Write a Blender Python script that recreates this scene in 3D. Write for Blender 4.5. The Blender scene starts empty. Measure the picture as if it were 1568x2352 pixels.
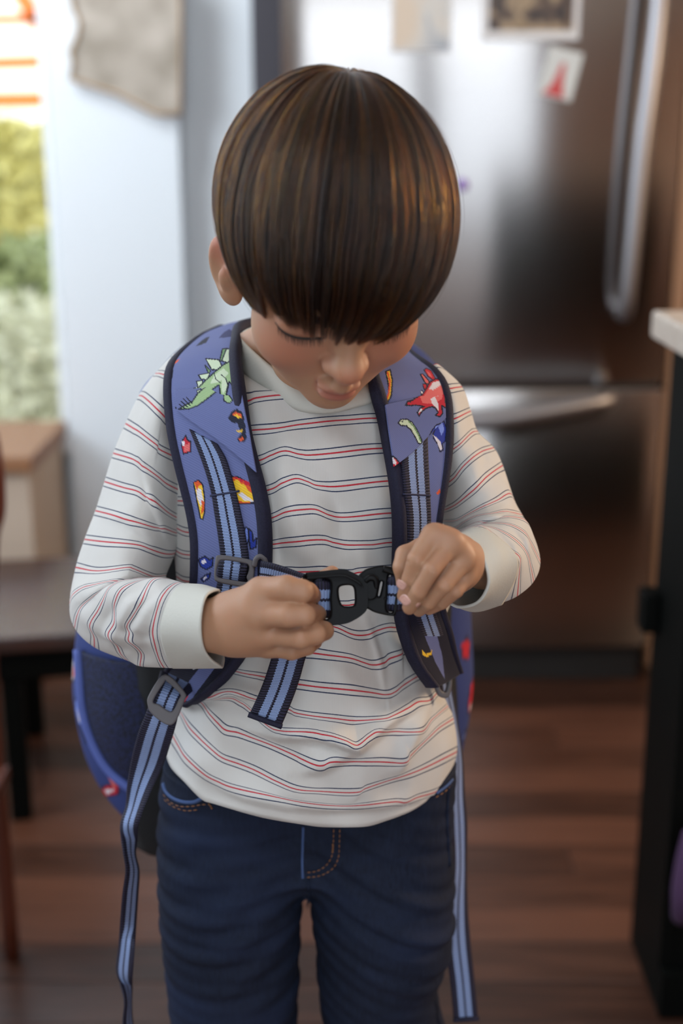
import bpy, bmesh, math, random
import numpy as np
from mathutils import Vector, Matrix

SC = bpy.context.scene
COL = SC.collection
PI = math.pi
rng = np.random.default_rng(7)
random.seed(7)

# ---------------------------------------------------------------- camera
CAM_H = 1.14
PITCH = math.radians(16.0)
FPX = 2940.0
cd = bpy.data.cameras.new('camera')
cam = bpy.data.objects.new('camera', cd)
COL.objects.link(cam)
cd.sensor_fit = 'VERTICAL'
cd.sensor_height = 36.0
cd.sensor_width = 24.0
cd.lens = FPX * 36.0 / 2352.0
cd.clip_start = 0.02
cam.location = (0, 0, CAM_H)
cam.rotation_euler = (math.radians(90) - PITCH, 0, 0)
cd.dof.use_dof = True
cd.dof.focus_distance = 0.92
cd.dof.aperture_fstop = 3.0
SC.camera = cam

# ---------------------------------------------------------------- world
W = bpy.data.worlds.new('world')
SC.world = W
W.use_nodes = True
wn = W.node_tree.nodes
bgn = wn['Background']
bgn.inputs[0].default_value = (0.80, 0.89, 1.0, 1)
bgn.inputs[1].default_value = 2.6

# ---------------------------------------------------------------- lights


def area_light(name, loc, aim, sx, sy, power, col):
    l = bpy.data.lights.new(name, 'AREA')
    l.shape = 'RECTANGLE'
    l.size = sx
    l.size_y = sy
    l.energy = power
    l.color = col
    o = bpy.data.objects.new(name, l)
    COL.objects.link(o)
    o.location = loc
    o.rotation_euler = (Vector(aim) - Vector(loc)).to_track_quat('-Z', 'Y').to_euler()
    return o


area_light('daylight_glass_door', (0.05, -1.66, 1.15), (0.05, 3, 1.15), 2.1, 2.2, 9.5, (0.84, 0.92, 1.0))
area_light('added_key_left', (-0.25, -0.45, 2.42), (-0.25, 0.95, 0.80), 1.0, 0.7, 19, (0.84, 0.92, 1.0))  # added key light from above; the ceiling has no opening
area_light('added_key_right', (0.606, -0.45, 2.42), (0.606, 0.95, 0.80), 0.47, 0.7, 9, (0.84, 0.92, 1.0))  # other half of the added key, split to shape the fridge reflection
area_light('added_wall_fill', (-2.25, 1.45, 1.75), (-0.2, 2.9, 1.2), 1.3, 1.2, 70, (0.76, 0.87, 1.0))  # added fill that brightens the white wall; wall_left has no window
area_light('added_warm_rim', (1.60, 1.62, 1.34), (0.1, 0.9, 1.0), 0.2, 0.4, 27, (1.0, 0.74, 0.50))  # added warm rim lamp hanging free; wall_right has no window
area_light('added_pillar_fill', (-1.15, 2.2, 2.35), (-0.75, 2.9, 1.0), 0.8, 0.4, 22, (0.86, 0.93, 1.0))  # added fill aimed at the pillar, no lamp is known there
sun = bpy.data.lights.new('sun', 'SUN')
sun.energy = 8.0
sun.color = (1.0, 0.90, 0.74)
sun.angle = 0.01
so = bpy.data.objects.new('sun', sun)
COL.objects.link(so)
so.rotation_euler = (math.radians(52), 0, math.radians(-12))

SC.view_settings.view_transform = 'Standard'
SC.view_settings.look = 'None'
SC.view_settings.gamma = 1.0
SC.view_settings.use_curve_mapping = False
SC.view_settings.exposure = -0.28
SC.cycles.use_denoising = True
SC.cycles.max_bounces = 7
SC.cycles.sample_clamp_indirect = 6.0

# ---------------------------------------------------------------- helpers
CP, SP = math.cos(PITCH), math.sin(PITCH)


def at(px, py, Y):
    """World point seen at photo pixel (px, py) that lies on the plane y = Y (array friendly)."""
    px = np.asarray(px, float)
    py = np.asarray(py, float)
    Y = np.asarray(Y, float)
    u = (px - 784.0) / FPX
    v = (py - 1176.0) / FPX
    dy = CP - v * SP
    t = Y / dy
    out = np.stack(np.broadcast_arrays(u * t, Y + 0 * t, CAM_H + (-SP - v * CP) * t), -1)
    return out


def mpp(px, py, Y):
    """metres per photo pixel at that point"""
    v = (py - 1176.0) / FPX
    return (Y / (CP - v * SP)) / FPX


def s2l(c):
    return tuple(((x / 255) / 12.92 if x / 255 <= 0.04045 else ((x / 255 + 0.055) / 1.055) ** 2.4) for x in c)


def newmat(name, col=(0.5, 0.5, 0.5), rough=0.6, metal=0.0, spec=0.5, sheen=0.0):
    m = bpy.data.materials.new(name)
    m.use_nodes = True
    b = m.node_tree.nodes['Principled BSDF']
    b.inputs['Base Color'].default_value = (*col, 1)
    b.inputs['Roughness'].default_value = rough
    b.inputs['Metallic'].default_value = metal
    b.inputs['Specular IOR Level'].default_value = spec
    if sheen:
        b.inputs['Sheen Weight'].default_value = sheen
    return m


class NT:
    """small node builder"""
    def __init__(self, m):
        self.t = m.node_tree
        self.b = self.t.nodes['Principled BSDF']

    def n(self, typ, **kw):
        nd = self.t.nodes.new(typ)
        for k, v in kw.items():
            if k.startswith('i_'):
                key = k[2:]
                nd.inputs[int(key) if key.isdigit() else key.replace('_', ' ')].default_value = v
            else:
                setattr(nd, k, v)
        return nd

    def l(self, a, b):
        self.t.links.new(a, b)

    def math(self, op, a, b=None, c=None):
        nd = self.t.nodes.new('ShaderNodeMath')
        nd.operation = op
        for i, x in enumerate((a, b, c)):
            if x is None:
                continue
            if hasattr(x, 'default_value') or hasattr(x, 'links'):
                self.l(x, nd.inputs[i])
            else:
                nd.inputs[i].default_value = x
        return nd.outputs[0]

    def mix(self, f, a, b):
        nd = self.t.nodes.new('ShaderNodeMix')
        nd.data_type = 'RGBA'
        for s, x in ((nd.inputs[0], f), (nd.inputs[6], a), (nd.inputs[7], b)):
            if hasattr(x, 'links'):
                self.l(x, s)
            elif isinstance(x, (int, float)):
                s.default_value = x
            else:
                s.default_value = (*x, 1) if len(x) == 3 else x
        return nd.outputs[2]

    def attr(self, name):
        return self.n('ShaderNodeAttribute', attribute_name=name)

    def noise(self, scale, detail=3, vec=None, rough=0.5):
        nd = self.n('ShaderNodeTexNoise')
        nd.inputs['Scale'].default_value = scale
        nd.inputs['Detail'].default_value = detail
        nd.inputs['Roughness'].default_value = rough
        if vec is not None:
            self.l(vec, nd.inputs['Vector'])
        return nd

    def coord(self, which='Object', scale=None, rot=None):
        tc = self.n('ShaderNodeTexCoord')
        o = tc.outputs[which]
        if scale is not None:
            mp = self.n('ShaderNodeMapping')
            mp.inputs['Scale'].default_value = scale
            if rot:
                mp.inputs['Rotation'].default_value = rot
            self.l(o, mp.inputs['Vector'])
            o = mp.outputs[0]
        return o

    def bump(self, h, strength=0.3, dist=0.001):
        nd = self.n('ShaderNodeBump')
        nd.inputs['Strength'].default_value = strength
        nd.inputs['Distance'].default_value = dist
        self.l(h, nd.inputs['Height'])
        self.l(nd.outputs[0], self.b.inputs['Normal'])
        return nd

    def ramp(self, f, stops):
        nd = self.n('ShaderNodeValToRGB')
        el = nd.color_ramp.elements
        el[0].position = stops[0][0]
        el[0].color = (*stops[0][1], 1)
        el[1].position = stops[-1][0]
        el[1].color = (*stops[-1][1], 1)
        for p, c in stops[1:-1]:
            e = el.new(p)
            e.color = (*c, 1)
        self.l(f, nd.inputs[0])
        return nd.outputs[0]


def mesh_obj(name, V, F, mat=None, parent=None, smooth=True, attrs=None, mats=None):
    me = bpy.data.meshes.new(name)
    V = np.asarray(V, np.float32)
    if isinstance(F, np.ndarray) and F.ndim == 2:
        nf, k = F.shape
        me.vertices.add(len(V))
        me.vertices.foreach_set('co', V.ravel())
        me.loops.add(nf * k)
        me.loops.foreach_set('vertex_index', F.astype(np.int32).ravel())
        me.polygons.add(nf)
        me.polygons.foreach_set('loop_start', np.arange(0, nf * k, k, dtype=np.int32))
        me.polygons.foreach_set('loop_total', np.full(nf, k, dtype=np.int32))
        me.update(calc_edges=True)
        me.validate()
    else:
        me.from_pydata([tuple(map(float, v)) for v in V], [], [tuple(int(i) for i in f) for f in F])
        me.update()
    if smooth and len(me.polygons):
        me.polygons.foreach_set('use_smooth', np.ones(len(me.polygons), bool))
    if attrs:
        for an, arr in attrs.items():
            arr = np.asarray(arr, np.float32)
            if arr.ndim == 1:
                a = me.attributes.new(an, 'FLOAT', 'POINT')
                a.data.foreach_set('value', arr)
            else:
                if arr.shape[1] == 3:
                    arr = np.concatenate([arr, np.ones((len(arr), 1), np.float32)], 1)
                a = me.attributes.new(an, 'FLOAT_COLOR', 'POINT')
                a.data.foreach_set('color', arr.ravel())
    if mat is not None:
        me.materials.append(mat)
    o = bpy.data.objects.new(name, me)
    COL.objects.link(o)
    if parent is not None:
        o.parent = parent
    return o


def tag(o, label=None, cat=None, group=None, kind=None):
    if label:
        o['label'] = label
    if cat:
        o['category'] = cat
    if group:
        o['group'] = group
    if kind:
        o['kind'] = kind
    return o


def empty(name, loc=(0, 0, 0)):
    """an Empty root; parts built in world space are re-based by settle()"""
    o = bpy.data.objects.new(name, None)
    COL.objects.link(o)
    o.empty_display_size = 0.05
    o['_base'] = tuple(loc)
    return o


def settle(root):
    """moves the root Empty to its base while its world-space parts stay where they are"""
    b = Vector(root['_base'])
    del root['_base']
    root.location = b
    for c in root.children:
        c.location = Vector(c.location) - b


def bm_obj(name, bm, mat, parent=None, smooth=False, bevel=0.0, seg=2):
    me = bpy.data.meshes.new(name)
    bmesh.ops.recalc_face_normals(bm, faces=bm.faces)
    if bevel > 0:
        bmesh.ops.bevel(bm, geom=list(bm.edges), offset=bevel, segments=seg, affect='EDGES', profile=0.6)
    bm.to_mesh(me)
    bm.free()
    if smooth:
        me.polygons.foreach_set('use_smooth', np.ones(len(me.polygons), bool))
    me.materials.append(mat)
    o = bpy.data.objects.new(name, me)
    COL.objects.link(o)
    if parent is not None:
        o.parent = parent
    return o


def box(name, a, b, mat, parent=None, bevel=0.002, seg=2, smooth=False):
    bm = bmesh.new()
    a = Vector(a)
    b = Vector(b)
    r = bmesh.ops.create_cube(bm, size=1.0)
    for v in bm.verts:
        v.co = Vector(((a[i] + b[i]) / 2 + v.co[i] * (b[i] - a[i]) for i in range(3)))
    return bm_obj(name, bm, mat, parent, smooth, bevel, seg)


def prism(name, pts, thick, mat, parent=None, bevel=0.0, seg=2, smooth=False):
    """pts: 3-D polygon (planar), extruded by vector thick"""
    bm = bmesh.new()
    t = Vector(thick)
    a = [bm.verts.new(Vector(p)) for p in pts]
    b = [bm.verts.new(Vector(p) + t) for p in pts]
    bm.faces.new(a)
    bm.faces.new(b[::-1])
    n = len(a)
    for i in range(n):
        bm.faces.new((a[i], b[i], b[(i + 1) % n], a[(i + 1) % n]))
    return bm_obj(name, bm, mat, parent, smooth, bevel, seg)


def catmull(P, n_per, closed=False):
    """P (k, d) -> smooth resampled; n_per samples per segment"""
    P = np.asarray(P, float)
    k = len(P)
    if k == 2:
        t = np.linspace(0, 1, n_per + 1)[:, None]
        return P[0] * (1 - t) + P[1] * t
    if closed:
        Q = np.concatenate([P[-1:], P, P[:2]])
        segs = k
    else:
        Q = np.concatenate([2 * P[:1] - P[1:2], P, 2 * P[-1:] - P[-2:-1]])
        segs = k - 1
    out = []
    for i in range(segs):
        p0, p1, p2, p3 = Q[i], Q[i + 1], Q[i + 2], Q[i + 3]
        t = np.linspace(0, 1, n_per, endpoint=False).reshape((-1,) + (1,) * P[0].ndim)
        out.append(0.5 * ((2 * p1) + (-p0 + p2) * t + (2 * p0 - 5 * p1 + 4 * p2 - p3) * t ** 2 + (-p0 + 3 * p1 - 3 * p2 + p3) * t ** 3))
    out = np.concatenate(out)
    if not closed:
        out = np.concatenate([out, P[-1:]])
    return out


def resample(P, n):
    """arc-length resample a smooth polyline to n points"""
    P = np.asarray(P, float)
    C = catmull(P, 12) if len(P) > 2 else P
    d = np.concatenate([[0], np.cumsum(np.linalg.norm(np.diff(C, axis=0), axis=1))])
    t = np.linspace(0, d[-1], n)
    return np.stack([np.interp(t, d, C[:, j]) for j in range(C.shape[1])], 1)


def grid_faces(nv, nu, wrap=False):
    i = np.arange(nv - 1)[:, None]
    if wrap:
        j = np.arange(nu)[None, :]
        j2 = (j + 1) % nu
    else:
        j = np.arange(nu - 1)[None, :]
        j2 = j + 1
    a = i * nu + j
    b = i * nu + j2
    c = (i + 1) * nu + j2
    d = (i + 1) * nu + j
    return np.stack(np.broadcast_arrays(a, b, c, d), -1).reshape(-1, 4)


def tube(name, P, R, mat, parent=None, nseg=10, sub=6, flat=None, caps=True, attrs=None):
    """sweep a circle (or ellipse: flat=(normal, ratio)) of radius R along the 3-D points P"""
    P = np.asarray(P, float)
    R = np.full(len(P), R, float) if np.isscalar(R) else np.asarray(R, float)
    Q = catmull(np.concatenate([P, R[:, None]], 1), sub) if len(P) > 2 else np.concatenate([P, R[:, None]], 1)
    P, R = Q[:, :3], Q[:, 3]
    T = np.gradient(P, axis=0)
    T /= np.linalg.norm(T, axis=1)[:, None] + 1e-12
    N = np.zeros_like(P)
    ref = np.array(flat[0], float) if flat else np.array([0.0, -1.0, 0.13])
    for i in range(len(P)):
        n = ref - T[i] * ref.dot(T[i])
        if np.linalg.norm(n) < 1e-3:
            n = np.array([1.0, 0, 0]) - T[i] * T[i][0]
        N[i] = n / np.linalg.norm(n)
        if not flat:
            ref = N[i]
    B = np.cross(T, N)
    a = np.linspace(0, 2 * PI, nseg, endpoint=False)
    rn = flat[1] if flat else 1.0
    V = P[:, None, :] + (R[:, None] * np.cos(a) * rn)[..., None] * N[:, None, :] + (R[:, None] * np.sin(a))[..., None] * B[:, None, :]
    nv = len(P)
    V = V.reshape(-1, 3)
    F = grid_faces(nv, nseg, wrap=True).tolist()
    if caps:
        F.append(list(range(nseg))[::-1])
        F.append([(nv - 1) * nseg + i for i in range(nseg)])
    o = mesh_obj(name, V, F, mat, parent)
    return o


def cards_noise(n, k, seed):
    r = np.random.default_rng(seed)
    return r.random((n, k))
# ================================================================ room materials
m_wall = newmat('white_wall_paint', s2l((226, 230, 232)), 0.75)
t = NT(m_wall)
t.bump(t.noise(260, 2, t.coord()).outputs[0], 0.08, 0.001)
m_trim = newmat('white_gloss_trim', s2l((228, 230, 230)), 0.35)
m_dark = newmat('dark_bronze_frame', s2l((58, 54, 60)), 0.5)
m_ceil = newmat('ceiling_paint', s2l((215, 215, 212)), 0.9)

m_floor = newmat('walnut_floorboard', (0.1, 0.05, 0.03), 0.34)
t = NT(m_floor)
oi = t.n('ShaderNodeObjectInfo')
tc = t.n('ShaderNodeTexCoord')
mp = t.n('ShaderNodeMapping')
mp.inputs['Scale'].default_value = (1.6, 26, 1)
t.l(tc.outputs['Object'], mp.inputs['Vector'])
addv = t.n('ShaderNodeVectorMath', operation='ADD')
comb = t.n('ShaderNodeCombineXYZ')
t.l(t.math('MULTIPLY', oi.outputs['Random'], 40.0), comb.inputs[0])
t.l(mp.outputs[0], addv.inputs[0])
t.l(comb.outputs[0], addv.inputs[1])
nz = t.noise(3.0, 6, addv.outputs[0], 0.62)
f = t.math('ADD', t.math('MULTIPLY', nz.outputs[0], 0.75), t.math('MULTIPLY', oi.outputs['Random'], 0.42))
colr = t.ramp(f, [(0.25, s2l((27, 17, 13))), (0.5, s2l((60, 35, 24))), (0.78, s2l((98, 62, 46)))])
t.l(colr, t.b.inputs['Base Color'])
t.bump(nz.outputs[0], 0.12, 0.001)

m_steel = newmat('brushed_steel', (0.45, 0.425, 0.41), 0.19, metal=1.0)
t = NT(m_steel)
t.b.inputs['Anisotropic'].default_value = 0.98
tg = t.n('ShaderNodeCombineXYZ')     # sideways grain stretches highlights up and down
tg.inputs[2].default_value = 1.0
t.l(tg.outputs[0], t.b.inputs['Tangent'])
m_handle = newmat('satin_steel_handle', (0.36, 0.35, 0.36), 0.42, metal=1.0)
m_seal = newmat('black_rubber_seal', (0.012, 0.012, 0.012), 0.6)
m_black = newmat('black_lacquer', (0.003, 0.0034, 0.003), 0.55, spec=0.05)
m_stone = newmat('pale_stone_counter', s2l((196, 182, 168)), 0.3)
t = NT(m_stone)
t.l(t.mix(t.noise(60, 5, t.coord()).outputs[0], s2l((168, 150, 134)), s2l((214, 204, 192))), t.b.inputs['Base Color'])
m_darkwood = newmat('dark_stained_wood', s2l((44, 27, 22)), 0.25)
t = NT(m_darkwood)
t.l(t.mix(t.noise(6, 5, t.coord('Object', (1, 9, 9))).outputs[0], s2l((26, 15, 12)), s2l((70, 42, 30))), t.b.inputs['Base Color'])

# ================================================================ room shell
YW = 3.0      # wall behind the fridge
HC = 2.45
WX0, WX1 = -2.4, 2.1


def struct(o, label=None):
    o['kind'] = 'structure'
    if label:
        o['label'] = label
    return o


fl = struct(box('floor', (WX0, -1.7, -0.03), (WX1, YW + 0.1, -0.004), m_darkwood, bevel=0))
pw = 0.092
y = 0.55
k = 0
plank_me = None
while y < YW:
    x = -2.0 + (k * 0.37) % 0.9 - 0.6
    while x < 1.6:
        L = 1.15
        if plank_me is None:
            p = box('plank', (0, 0, -0.012), (L - 0.002, pw - 0.0022, 0.0), m_floor, bevel=0.0008, seg=1)
            plank_me = p.data
        else:
            p = bpy.data.objects.new('plank', plank_me)
            COL.objects.link(p)
        p.location = (x, y, random.uniform(-0.0004, 0.0))
        p.parent = fl
        x += L
    y += pw
    k += 1
struct(box('ceiling', (WX0, -1.7, HC), (WX1, YW + 0.1, HC + 0.05), m_ceil, bevel=0))
# left window opening in the back wall: photo x < ~115
xw1 = at(134, 600, YW)[0]
zs = at(60, 1000, YW)[2]
xw0 = xw1 - 1.0
zt = 2.15
struct(box('wall_back', (xw1, YW, 0), (WX1, YW + 0.1, HC), m_wall, bevel=0))
struct(box('wall_back', (xw0, YW, 0), (xw1, YW + 0.1, zs), m_wall, bevel=0))
struct(box('wall_back', (xw0, YW, zt), (xw1, YW + 0.1, HC), m_wall, bevel=0))
struct(box('wall_back', (WX0, YW, 0), (xw0, YW + 0.1, HC), m_wall, bevel=0))
wr = struct(box('wall_right', (WX1, -1.7, 0), (WX1 + 0.1, YW + 0.1, HC), newmat('taupe_paint', s2l((192, 142, 108)), 0.8), bevel=0))
struct(box('wall_left', (WX0 - 0.1, -1.7, 0), (WX0, YW + 0.1, HC), m_wall, bevel=0))
# wall behind the camera, with the tall glass door that lights the child
m_front = newmat('brown_wall_paint', s2l((196, 164, 146)), 0.8)
struct(box('wall_front', (WX0, -1.8, 0), (-1.0, -1.7, HC), m_front, bevel=0))
struct(box('wall_front', (1.06, -1.8, 0), (WX1, -1.7, HC), m_front, bevel=0))
struct(box('wall_front', (-1.0, -1.8, 2.3), (1.06, -1.7, HC), m_front, bevel=0))
door = struct(box('window_2', (0.345, -1.64, 0.0), (0.48, -1.58, 2.3), m_dark, bevel=0.004))
for (a, b, nm) in (((-1.0, -1.64, 0), (-0.95, -1.58, 2.3), 'window_stile'), ((1.02, -1.64, 0), (1.06, -1.58, 2.3), 'window_stile')):
    box(nm, a, b, m_dark, door)
# glass door to the garden, left edge of the picture
win = struct(box('window_1', (xw1 - 0.014, YW - 0.01, zs), (xw1, YW + 0.06, zt), m_trim, bevel=0.003))
box('window_sill', (xw0, YW - 0.06, zs - 0.03), (xw1 + 0.02, YW + 0.1, zs + 0.012), m_trim, win, bevel=0.004)
box('window_head', (xw0, YW - 0.02, zt - 0.04), (xw1, YW + 0.06, zt), m_trim, win)
box('window_frame', (xw0, YW - 0.03, zs), (xw0 + 0.05, YW + 0.06, zt), m_trim, win)
m_glass = newmat('window_glass', (1, 1, 1), 0.0)
NT(m_glass).b.inputs['Transmission Weight'].default_value = 1.0
NT(m_glass).b.inputs['IOR'].default_value = 1.02
box('pane', (xw0 + 0.05, YW + 0.02, zs + 0.01), (xw1 - 0.014, YW + 0.024, zt - 0.04), m_glass, win, bevel=0)

# white pillar that carries the pale board
YP = 2.93
xp0, xp1 = at(136, 600, YP)[0], at(421, 600, YP)[0]
struct(box('wall_pillar', (xp0, YP, 0), (xp1, YW, HC), m_wall, bevel=0.004))
struct(box('baseboard_pillar', (xp0 - 0.008, YP - 0.012, 0), (xp1 + 0.008, YP, 0.09), m_trim, bevel=0.003))
# solid dark strip standing in for the dark open gap between wall and fridge
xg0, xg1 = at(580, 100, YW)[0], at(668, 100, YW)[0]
struct(box('gap_strip', (xg0, YW - 0.035, 0), (xg1, YW, HC), m_dark, bevel=0.003))
struct(box('baseboard_back', (xp1, YW - 0.012, 0), (xg0, YW, 0.09), m_trim, bevel=0.003))

# ================================================================ fridge
YF = 2.60
fx0, fx1 = at(655, 880, YF)[0], at(1528, 880, YF)[0]
fr = empty('refrigerator', ((fx0 + fx1) / 2, YF + 0.3, 0))
tag(fr, 'brushed stainless steel refrigerator with bottom freezer drawer behind the child', 'refrigerator')
m_side = newmat('grey_enamel_side', s2l((96, 94, 96)), 0.4)
zseam = at(1100, 888, YF)[2]
ztoe = 0.065
box('cabinet_body', (fx0 + 0.004, YF + 0.055, 0.02), (fx1 - 0.004, YW - 0.03, 1.72), m_side, fr, bevel=0.006)


def curved_door(name, z0, z1, nx=28):
    """door slab whose front swells gently and rolls away at both sides"""
    bm = bmesh.new()
    xs = np.linspace(fx0, fx1, nx)
    u = np.linspace(-1, 1, nx)
    yy = YF + 0.012 * np.abs(u) ** 4
    fr_v = []
    for z in (z0, z0 + 0.006, z1 - 0.006, z1):
        ins = 0.004 if z in (z0, z1) else 0
        fr_v.append([bm.verts.new((x, q + ins, z)) for x, q in zip(xs, yy)])
    for a, b in zip(fr_v, fr_v[1:]):
        for i in range(nx - 1):
            bm.faces.new((a[i], a[i + 1], b[i + 1], b[i]))
    yb = YF + 0.05
    lo = [bm.verts.new((fx0, yb, z0)), bm.verts.new((fx1, yb, z0))]
    hi = [bm.verts.new((fx0, yb, z1)), bm.verts.new((fx1, yb, z1))]
    bm.faces.new([*fr_v[0], lo[1], lo[0]])
    bm.faces.new([*fr_v[-1], hi[1], hi[0]])
    bm.faces.new([lo[0], lo[1], hi[1], hi[0]])
    bm.faces.new([r[0] for r in fr_v] + [hi[0], lo[0]])
    bm.faces.new([r[-1] for r in fr_v] + [hi[1], lo[1]])
    o = bm_obj(name, bm, m_steel, fr, smooth=True)
    md = o.modifiers.new('w', 'EDGE_SPLIT')
    md.split_angle = math.radians(35)
    return o


d1 = curved_door('door', zseam + 0.007, 1.72)
d2 = curved_door('freezer_drawer', ztoe + 0.02, zseam - 0.007)
box('door_seal', (fx0 + 0.01, YF + 0.02, zseam - 0.01), (fx1 - 0.01, YF + 0.055, zseam + 0.01), m_seal, fr)
box('toe_kick', (fx0 + 0.01, YF + 0.03, 0.0), (fx1 - 0.01, YF + 0.08, ztoe + 0.02), m_seal, fr)
# vertical bow handle at the right of the door
hx = at(1440, 700, YF - 0.05)[0]
zb_ = at(1445, 735, YF - 0.03)[2]
P = [(hx, YF - 0.0, zb_ + 0.01), (hx, YF - 0.045, zb_ + 0.04), (hx + 0.006, YF - 0.062, zb_ + 0.30), (hx + 0.02, YF - 0.068, zb_ + 0.55), (hx + 0.03, YF - 0.05, zb_ + 0.82), (hx + 0.03, YF, zb_ + 0.85)]
tube('door_handle', P, [0.014, 0.016, 0.017, 0.017, 0.016, 0.014], m_handle, fr, nseg=14, sub=10)
# horizontal bow handle of the freezer drawer
za, zc = at(1050, 955, YF - 0.05)[2], at(1380, 925, YF - 0.05)[2]
xa, xb = fx0 + 0.09, at(1395, 940, YF - 0.04)[0]
P = [(xa, YF, zc), (xa + 0.02, YF - 0.045, zc), ((xa + xb) / 2, YF - 0.075, za - 0.004), (xb - 0.02, YF - 0.045, zc), (xb, YF, zc)]
tube('drawer_handle', P, [0.016, 0.019, 0.021, 0.019, 0.016], m_handle, fr, nseg=14, sub=12)
settle(fr)

# photographs and card held on the fridge door
m_print = newmat('print_paper_white', s2l((214, 214, 214)), 0.5)


def photo_mat(name, seed, stops, scale):
    m = newmat(name, (0.5, 0.5, 0.5), 0.35)
    t = NT(m)
    n1 = t.noise(scale, 4, t.coord('Object'))
    n1.inputs['Distortion'].default_value = 0.6
    t.l(t.ramp(n1.outputs[0], stops), t.b.inputs['Base Color'])
    return m


def print_on(name, p, wrot, w, h, border, pm, label, frm=None):
    r = empty(name, tuple(p))
    y = YF - 0.0065
    c = Vector(p)
    R = Matrix.Rotation(wrot, 3, 'Y')

    def q(a, b, yy):
        v = R @ Vector((a, 0, b))
        return (c.x + v.x, yy, c.z + v.z)
    prism('paper', [q(-w / 2, -h / 2, y), q(w / 2, -h / 2, y), q(w / 2, h / 2, y), q(-w / 2, h / 2, y)], (0, 0.003, 0), frm or m_print, r)
    bt, bb, bl = border
    prism('picture', [q(-w / 2 + bl, -h / 2 + bb, y - 0.0006), q(w / 2 - bl, -h / 2 + bb, y - 0.0006), q(w / 2 - bl, h / 2 - bt, y - 0.0006), q(-w / 2 + bl, h / 2 - bt, y - 0.0006)], (0, 0.0006, 0), pm, r)
    tag(r, label, 'photograph')
    return r, q


pb = at(966, 118, YF)
pm1 = photo_mat('faded_photo', 1, [(0.35, s2l((120, 136, 156))), (0.5, s2l((200, 198, 192))), (0.66, s2l((206, 190, 170)))], 9)
r1, _ = print_on('photo_print', (pb[0], 0, pb[2] + 0.08), 0.0, 0.115, 0.16, (0.004, 0.004, 0.004), pm1, 'pale blue and beige photo print on the fridge door left of the dark one')
settle(r1)
pb = at(1216, 92, YF)
pm2 = photo_mat('meadow_photo', 2, [(0.32, s2l((34, 26, 28))), (0.47, s2l((92, 74, 60))), (0.56, s2l((158, 138, 110))), (0.7, s2l((116, 96, 66)))], 22)
r2, _ = print_on('photo_print', (pb[0], 0, pb[2] + 0.075), 0.0, 0.185, 0.15, (0.01, 0.016, 0.012), pm2, 'dark brown group photo with white border high on the fridge')
settle(r2)
pc = at(1286, 170, YF)
m_card = newmat('card_pale', s2l((202, 206, 204)), 0.5)
m_red = newmat('card_red_ink', s2l((190, 72, 72)), 0.5)
r3 = empty('postcard', tuple(pc))
cx_, cz_ = pc[0], pc[2]
R3 = Matrix.Rotation(math.radians(13), 3, 'Y')


def q3(a, b, yy):
    v = R3 @ Vector((a, 0, b))
    return (cx_ + v.x, yy, cz_ + v.z)


y3 = YF - 0.005
prism('card', [q3(-0.033, -0.045, y3), (q3(0.033, -0.045, y3)), q3(0.033, 0.045, y3), q3(-0.033, 0.045, y3)], (0, 0.003, 0), m_card, r3)
prism('red_tower', [q3(a, b, y3 - 0.001) for a, b in ((-0.025, -0.042), (0.018, -0.042), (0.010, -0.022), (0.006, 0.0), (0.005, 0.02), (-0.003, 0.02), (-0.006, 0.0), (-0.012, -0.022))], (0, 0.001, 0), m_red, r3)
tag(r3, 'tilted pale postcard with a red tower shape on the fridge door', 'postcard')
settle(r3)
mg = at(1062, 425, YF)
o = tube('fridge_magnet', [(mg[0], YF - 0.012, mg[2]), (mg[0], YF, mg[2])], 0.012, newmat('violet_magnet', s2l((150, 120, 190)), 0.4), nseg=16)
tag(o, 'small round violet magnet on the fridge beside the boy\'s head', 'magnet')

# ================================================================ pale board on the pillar
m_board = newmat('pale_burlap_board', s2l((176, 164, 148)), 0.85)
t = NT(m_board)
t.l(t.mix(t.ramp(t.noise(14, 3, t.coord()).outputs[0], [(0.35, (0, 0, 0)), (0.7, (1, 1, 1))]), s2l((152, 141, 126)), s2l((190, 178, 164))), t.b.inputs['Base Color'])
m_bedge = newmat('board_edge_wood', s2l((176, 148, 118)), 0.7)
outl = [(415, 262), (360, 262), (335, 250), (270, 215), (160, 180), (168, 140), (160, 120), (178, 80), (182, 50), (166, 15), (160, -40), (190, -90), (415, -90)]
YB = YP - 0.018
bd = empty('wall_board', tuple(at(300, 200, YP)))
prism('panel', [at(a, b, YB) for a, b in outl], (0, 0.016, 0), m_board, bd)
bp = [at(a, b, YB - 0.002) for a, b in outl]
tube('rope_edge', np.array(bp + bp[:1]), 0.0045, m_bedge, bd, nseg=8, sub=1)
tag(bd, 'pale beige cut-out board with a wavy left edge hung on the white pillar', 'wall board')
settle(bd)

# ================================================================ low table at the left
YT0, YT1 = 1.99, 2.42
zt_ = at(60, 1462, YT0)[2]
xt1 = at(215, 1420, YT0)[0]
tb = empty('low_table', (-1.0, 2.2, 0))
tag(tb, 'low dark brown wooden table standing below the garden window', 'table')
x0t, x1t = -1.35, xt1 + 0.02
# the table is turned a little, its right end farther away
rot = Matrix.Rotation(math.radians(9), 4, 'Z')


def tpt(x, y, z):
    v = rot @ Vector((x - x1t, y - YT0, 0))
    return (x1t + v.x, YT0 + 0.02 + v.y, z)


def tbox(name, a, b, mat, bevel=0.004):
    pts = [tpt(a[0], a[1], a[2]), tpt(b[0], a[1], a[2]), tpt(b[0], b[1], a[2]), tpt(a[0], b[1], a[2])]
    return prism(name, pts, (0, 0, b[2] - a[2]), mat, tb, bevel)


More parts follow.
